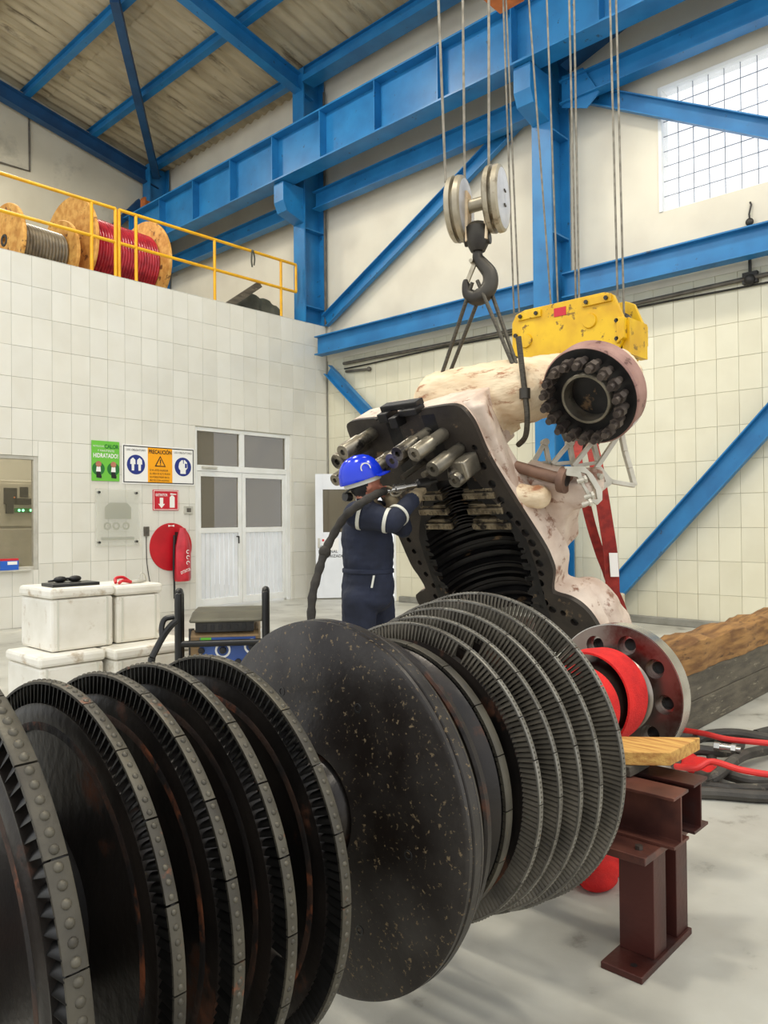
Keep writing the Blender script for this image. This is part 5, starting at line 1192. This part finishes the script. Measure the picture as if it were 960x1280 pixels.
poly_on(s_, [(7.035, 2.36), (7.07, 2.36), (7.07, 2.43), (7.035, 2.43)], ys-.006, m_signblue, 'earmuff_symbol'); poly_on(s_, [(7.0, 2.43), (7.012, 2.43), (7.012, 2.50), (7.0, 2.50)], ys-.006, m_signblue, 'headband_symbol')
g_, yg = board('hydration_poster', 5.43, 5.875, 2.10, 2.71, m_signgreen, 'green HIDRATADO! poster left of the warning sign', 'poster')
text('CALOR', .085, (5.86, yg-.002, 2.60), EXv, EZv, m_darkgreen, g_, align='RIGHT', sx=.82, bold=.03); text('PROTEGETE DEL', .035, (5.45, yg-.002, 2.615), EXv, EZv, m_signwhite, g_, sx=.7); text('Y MANTENTE', .045, (5.655, yg-.002, 2.545), EXv, EZv, m_signwhite, g_, align='CENTER')
text('HIDRATADO!', .092, (5.652, yg-.002, 2.455), EXv, EZv, m_signwhite, g_, align='CENTER', sx=.72, bold=.025)
for k, cx in enumerate((5.535, 5.775)):
    MB().lathe([(0, 0), (.002, .10), (0, .101)], o=(cx, yg, 2.285), ax=(0, -1, 0), n=28, closed=False).build('green_oval', m_darkgreen, g_)
    disc_on(g_, cx, 2.355, .045, yg-.003, m_skin, 'figure_head', 20); poly_on(g_, [(cx-.04, 2.24), (cx+.035, 2.24), (cx+.03, 2.315), (cx-.03, 2.315)], yg-.003, m_signwhite, 'figure_shirt'); poly_on(g_, [(cx-.035, 2.15), (cx+.045, 2.14), (cx+.05, 2.17), (cx+.02, 2.24), (cx-.035, 2.24)], yg-.003, m_ink, 'figure_trousers')
e_, ye = board('extinguisher_sign', 6.45, 6.915, 1.655, 1.985, m_signred, 'red EXTINTOR sign with arrow above the red disc', 'sign')
b = MB()
for q in ((6.46, 6.905, 1.967, 1.975), (6.46, 6.905, 1.665, 1.673), (6.46, 6.468, 1.673, 1.967), (6.897, 6.905, 1.673, 1.967)): b.box((q[0], ye-.002, q[2]), (q[1], ye, q[3]))
b.build('border', m_signwhite, e_, smooth=0)
text('EXTINTOR', .058, (6.60, ye-.002, 1.885), EXv, EZv, m_signwhite, e_, align='CENTER', sx=.76, bold=.02)
poly_on(e_, [(6.60, 1.69), (6.66, 1.76), (6.63, 1.76), (6.63, 1.86), (6.57, 1.86), (6.57, 1.76), (6.54, 1.76)], ye, m_signwhite, 'arrow'); poly_on(e_, [(6.75, 1.70), (6.84, 1.70), (6.84, 1.87), (6.81, 1.90), (6.78, 1.90), (6.75, 1.87)], ye, m_signwhite, 'extinguisher_symbol'); poly_on(e_, [(6.76, 1.91), (6.87, 1.91), (6.87, 1.925), (6.76, 1.935)], ye, m_signwhite, 'lever_symbol')
aq = thing('acrylic_plaque', 'clear acrylic plaque with faint print on four standoffs', 'plaque', (5.84, WY-.03, 1.11))
MB().box((5.475, WY-.045, 1.11), (6.2, WY-.037, 1.98)).build('plate', m_acrylic, aq, smooth=0, bevel=.002)
for x in (5.53, 6.145):
    for z in (1.165, 1.925): MB().cyl((x, WY, z), (x, WY-.06, z), .018, n=16).build('standoff', m_darkmetal, aq)
ypl = WY-.0455
poly_on(aq, [(5.62, 1.52), (6.05, 1.52), (6.05, 1.70), (5.98, 1.77), (5.70, 1.77), (5.62, 1.70)], ypl, m_frosted, 'printed_panel', .001)
for (x0_, x1_) in ((5.60, 5.72), (5.745, 5.86), (5.885, 6.04)): MB().lathe([(0, .035), (.001, .035), (.001, .06), (0, .06)], o=((x0_+x1_)/2, ypl, 1.41), ax=(0, -1, 0), n=20).build('printed_ring', m_frosted, aq)
poly_on(aq, [(5.56, 1.20), (6.1, 1.20), (6.1, 1.24), (5.56, 1.24)], ypl, m_frosted, 'printed_line', .001)
# extinguisher under a red vinyl cover in front of a red disc
rd = thing('red_disc_panel', 'round red backing disc on the tiled wall', 'panel', (6.775, WY-.02, .65))
MB().lathe([(0, 0), (0, .385), (.006, .39), (.014, .385), (.014, 0)], o=(6.775, WY-.003, 1.06), ax=(0, -1, 0), n=64, closed=False).build('disc', m_red, rd)
poly_on(rd, [(6.72, 1.385), (6.77, 1.40), (6.78, 1.40), (6.83, 1.385), (6.83, 1.42), (6.78, 1.408), (6.77, 1.408), (6.72, 1.42)], WY-.018, m_signwhite, 'bow_mark', .002)
ex = thing('fire_extinguisher', 'fire extinguisher under a red vinyl cover hung on the red disc', 'extinguisher', (6.88, WY-.15, .55))
q = MB(); q.lathe([(.50, .0), (.50, .105), (.55, .115), (1.05, .105), (1.25, .085), (1.36, .05), (1.38, .0)], o=(6.90, WY-.15, 0), ax=(0, 0, 1), n=20, closed=False)
for k, v in enumerate(q.v):
    t = math.atan2(v.y-(WY-.15), v.x-6.90); s2_ = 1+.10*math.sin(5*t+v.z*3); q.v[k] = Vector((6.90+(v.x-6.90)*s2_*(1.25 if v.z < 1.1 else 1.0), WY-.15+(v.y-WY+.15)*s2_*.8, v.z))
q.build('vinyl_cover', m_redbag, ex)
text('EXTINTOR', .07, (6.795, WY-.272, .62), (.93, 0, .3), (-.3, 0, .93), m_signwhite, ex, sx=.56, bold=.015)
for k in range(3): MB().lathe([(0, .02), (.001, .02), (.001, .032), (0, .032)], o=(6.93, WY-.262, .80+.09*k), ax=(0, -1, 0), n=14, a0=.4*k, a1=.4*k+4.4).build('printed_curl', m_signwhite, ex)
MB().box((6.84, WY-.10, 1.10), (6.96, WY-.017, 1.30)).build('wall_bracket', m_darkmetal, ex, smooth=0)
q = MB(); q.tube(bez([(6.79, WY-.08, 1.25), (6.77, WY-.10, 1.0), (6.765, WY-.10, .7), (6.775, WY-.10, .45), (6.775, WY-.10, .22)], 5), .017, 8); q.build('hose', m_black, ex)
def sw(x, z, w, h, m, label):
    t_ = thing('wall_switch', label, 'switch', (x, WY-.01, z-h/2)); MB().box((x-w/2, WY-.03, z-h/2), (x+w/2, WY-.003, z+h/2)).build('box', m, t_, smooth=0, bevel=.004); MB().box((x-w*.25, WY-.036, z-h*.25), (x+w*.25, WY-.03, z+h*.25)).build('rocker', m_conduit, t_, smooth=0, bevel=.002)
sw(6.33, 1.32, .09, .15, m_conduit, 'small grey switch box left of the red disc'); sw(7.10, 1.66, .16, .13, m_alu, 'pale switch plate right of the EXTINTOR sign')
tag(MB().tube(bez([(6.33, WY-.01, 1.24), (6.34, WY-.012, .8), (6.42, WY-.012, .35)], 5), .006, 6).build('wall_wire', m_black), 'thin black wire below the small grey switch', 'wire')
# switch room seen through the left window
cb = thing('switchboard', 'grey switchboard with meters and green pilot lights behind the window', 'cabinet', (4.6, 12.9, 0))
MB().box((3.0, 12.6, 0), (6.2, 13.2, 2.15)).build('body', m_cabinet, cb, smooth=0, bevel=.01)
yy = 12.6
for (x0, x1, z0, z1) in ((3.2, 4.5, .1, 1.38), (4.52, 5.6, .1, 1.38), (3.2, 4.5, 1.42, 2.1), (4.52, 5.6, 1.42, 2.1)): MB().box((x0, yy-.02, z0), (x1, yy, z1)).build('door_panel', m_cabinet, cb, smooth=0, bevel=.006)
def onb(px, py): q = at_y(px, py, yy-.03); return q.x, q.z
for (px, py, w, h, m, nm) in ((13, 620, .20, .26, m_darkmetal, 'meter'), (30, 615, .13, .16, m_darkmetal, 'meter'), (29.5, 627, .28, .10, m_darkmetal, 'display'), (12, 636, .12, .15, m_darkmetal, 'relay'), (30, 638, .30, .07, m_darkgreen, 'lamp_strip')):
    x, z = onb(px, py); MB().box((x-w/2, yy-.045, z-h/2), (x+w/2, yy-.02, z+h/2)).build(nm, m, cb, smooth=0, bevel=.005)
for px in (23.5, 28.5, 38):
    x, z = onb(px, 638); MB().lathe([(0, .02), (.012, .016), (.015, 0)], o=(x, yy-.045, z), ax=(0, -1, 0), n=14, closed=False).build('pilot_light', m_led, cb)
x, z = onb(17.5, 622); MB().lathe([(0, .015), (.01, .012), (.012, 0)], o=(x, yy-.045, z), ax=(0, -1, 0), n=12, closed=False).build('indicator', m_orange, cb)
bx_ = at_y(12, 706, WY-.04); t_ = thing('carton', 'small blue and red carton on the window ledge', 'carton', (bx_.x, WY-.03, bx_.z-.06))
MB().box((bx_.x-.12, WY-.045, bx_.z-.075), (bx_.x+.12, WY+.018, bx_.z+.055)).build('box', m_bluebox, t_, smooth=0); MB().box((bx_.x-.12, WY-.045, bx_.z+.056), (bx_.x+.12, WY+.018, bx_.z+.085)).build('red_edge', m_signred, t_, smooth=0); MB().box((bx_.x-.03, WY-.048, bx_.z), (bx_.x+.10, WY-.0455, bx_.z+.045)).build('label', m_signwhite, t_, smooth=0)
MB().box((bx_.x-.25, WY-.06, bx_.z-.095), (bx_.x+.3, WY+.1, bx_.z-.076)).build('ledge', m_alu, w2, smooth=0)

# ================================================================ MEZZANINE: RAILING, DRUMS, TARPAULIN
RY = WY+.10
def railing(x0, x1, posts, label):
    t_ = thing('guard_railing', label, 'railing', ((x0+x1)/2, RY, TOPL))
    for z in (6.38, 5.855): MB().cyl((x0, RY, z), (x1, RY, z), .026, n=12).build('rail', m_yellow, t_)
    for x in posts: MB().cyl((x, RY, TOPL), (x, RY, 6.38), .026, n=12).build('post', m_yellow, t_)
railing(2.2, 5.89, (2.6, 4.1, 5.50, 5.89), 'yellow tube railing above the left part of the tiled wall')
railing(5.95, 9.58, (5.95, 6.24, 7.73, 9.21), 'yellow tube railing running to the corner column')
t_ = [o_ for o_ in bpy.data.objects if o_.name.startswith('guard_railing')][1]
q = MB(); q.cyl((9.58, RY, 5.855), (9.58, RY, 6.38), .026, n=12); q.build('end_post', m_yellow, t_)
def drum(c, L, rf, rc, mc, label, tilt_=0.0):
    t_ = thing('cable_drum', label, 'cable drum', (c[0], c[1], c[2]-rf), M=Matrix.Translation(c) @ Matrix.Rotation(tilt_, 4, 'Z'))
    for s2 in (-1, 1):
        MB().lathe([(s2*L/2, .06), (s2*L/2, rf-.01), (s2*(L/2+.012), rf), (s2*(L/2+.048), rf), (s2*(L/2+.06), rf-.01), (s2*(L/2+.06), .06)], n=48).build('flange', m_wood, t_, local=True)
        MB().lathe([(s2*(L/2+.06), .05), (s2*(L/2+.07), .06), (s2*(L/2+.07), .09), (s2*(L/2+.06), .095)], n=20).build('hub_plate', m_darkmetal, t_, local=True)
    nt_ = int(L/.052); P_ = [(-L/2+.002, .1)]
    for k in range(nt_):
        for j in range(5):
            a = j/5; P_.append((-L/2+.004+(k+a)*(L-.008)/nt_, rc+.022*math.sin(PI*a)))
    P_ += [(L/2-.002, rc), (L/2-.002, .1)]
    MB().lathe(P_, n=40).build('cable_winding', mc, t_, local=True, smooth=60)
    return t_
drum((6.36, 12.35, 5.17+.82), 1.32, .82, .55, m_redcable, 'cable drum with red cable behind the yellow railing', R(5))
drum((4.98, 12.05, 5.17+.56), .80, .56, .32, m_greycable, 'smaller cable drum with grey cable at far left', R(6))
mb = MB()
for (x, y, z, a, b_, c) in ((8.95, 11.82, 5.50, .36, .22, .34), (9.25, 11.8, 5.44, .30, .22, .36), (8.7, 11.85, 5.40, .26, .2, .24), (9.42, 11.72, 5.44, .2, .2, .24)): mb.ball((x, y, z), a, b_, c, n=9, m=6)
tag(remeshed(mb, 'tarpaulin_heap', m_tarp, voxel=.03, smooth=0), 'dark green tarpaulin heap on the mezzanine by the corner column', 'tarpaulin')
tag(MB().bar((8.20, 11.58, 5.36), (8.95, 11.52, 5.93), .09, .12).build('scrap_board', m_greywood, smooth=0), 'dark scrap board leaning on the tarpaulin heap', 'board')
q = MB(); q.tube(bez([(8.52, RY-.03, 6.39), (8.50, RY-.035, 6.2), (8.52, RY-.03, 6.08)], 4), .016, 6); q.tube(bez([(8.54, RY-.03, 6.39), (8.57, RY-.035, 6.25), (8.56, RY-.03, 6.12)], 4), .014, 6); tag(q.build('tied_rag', m_tarp), 'dark rag tied to the yellow railing', 'rag')
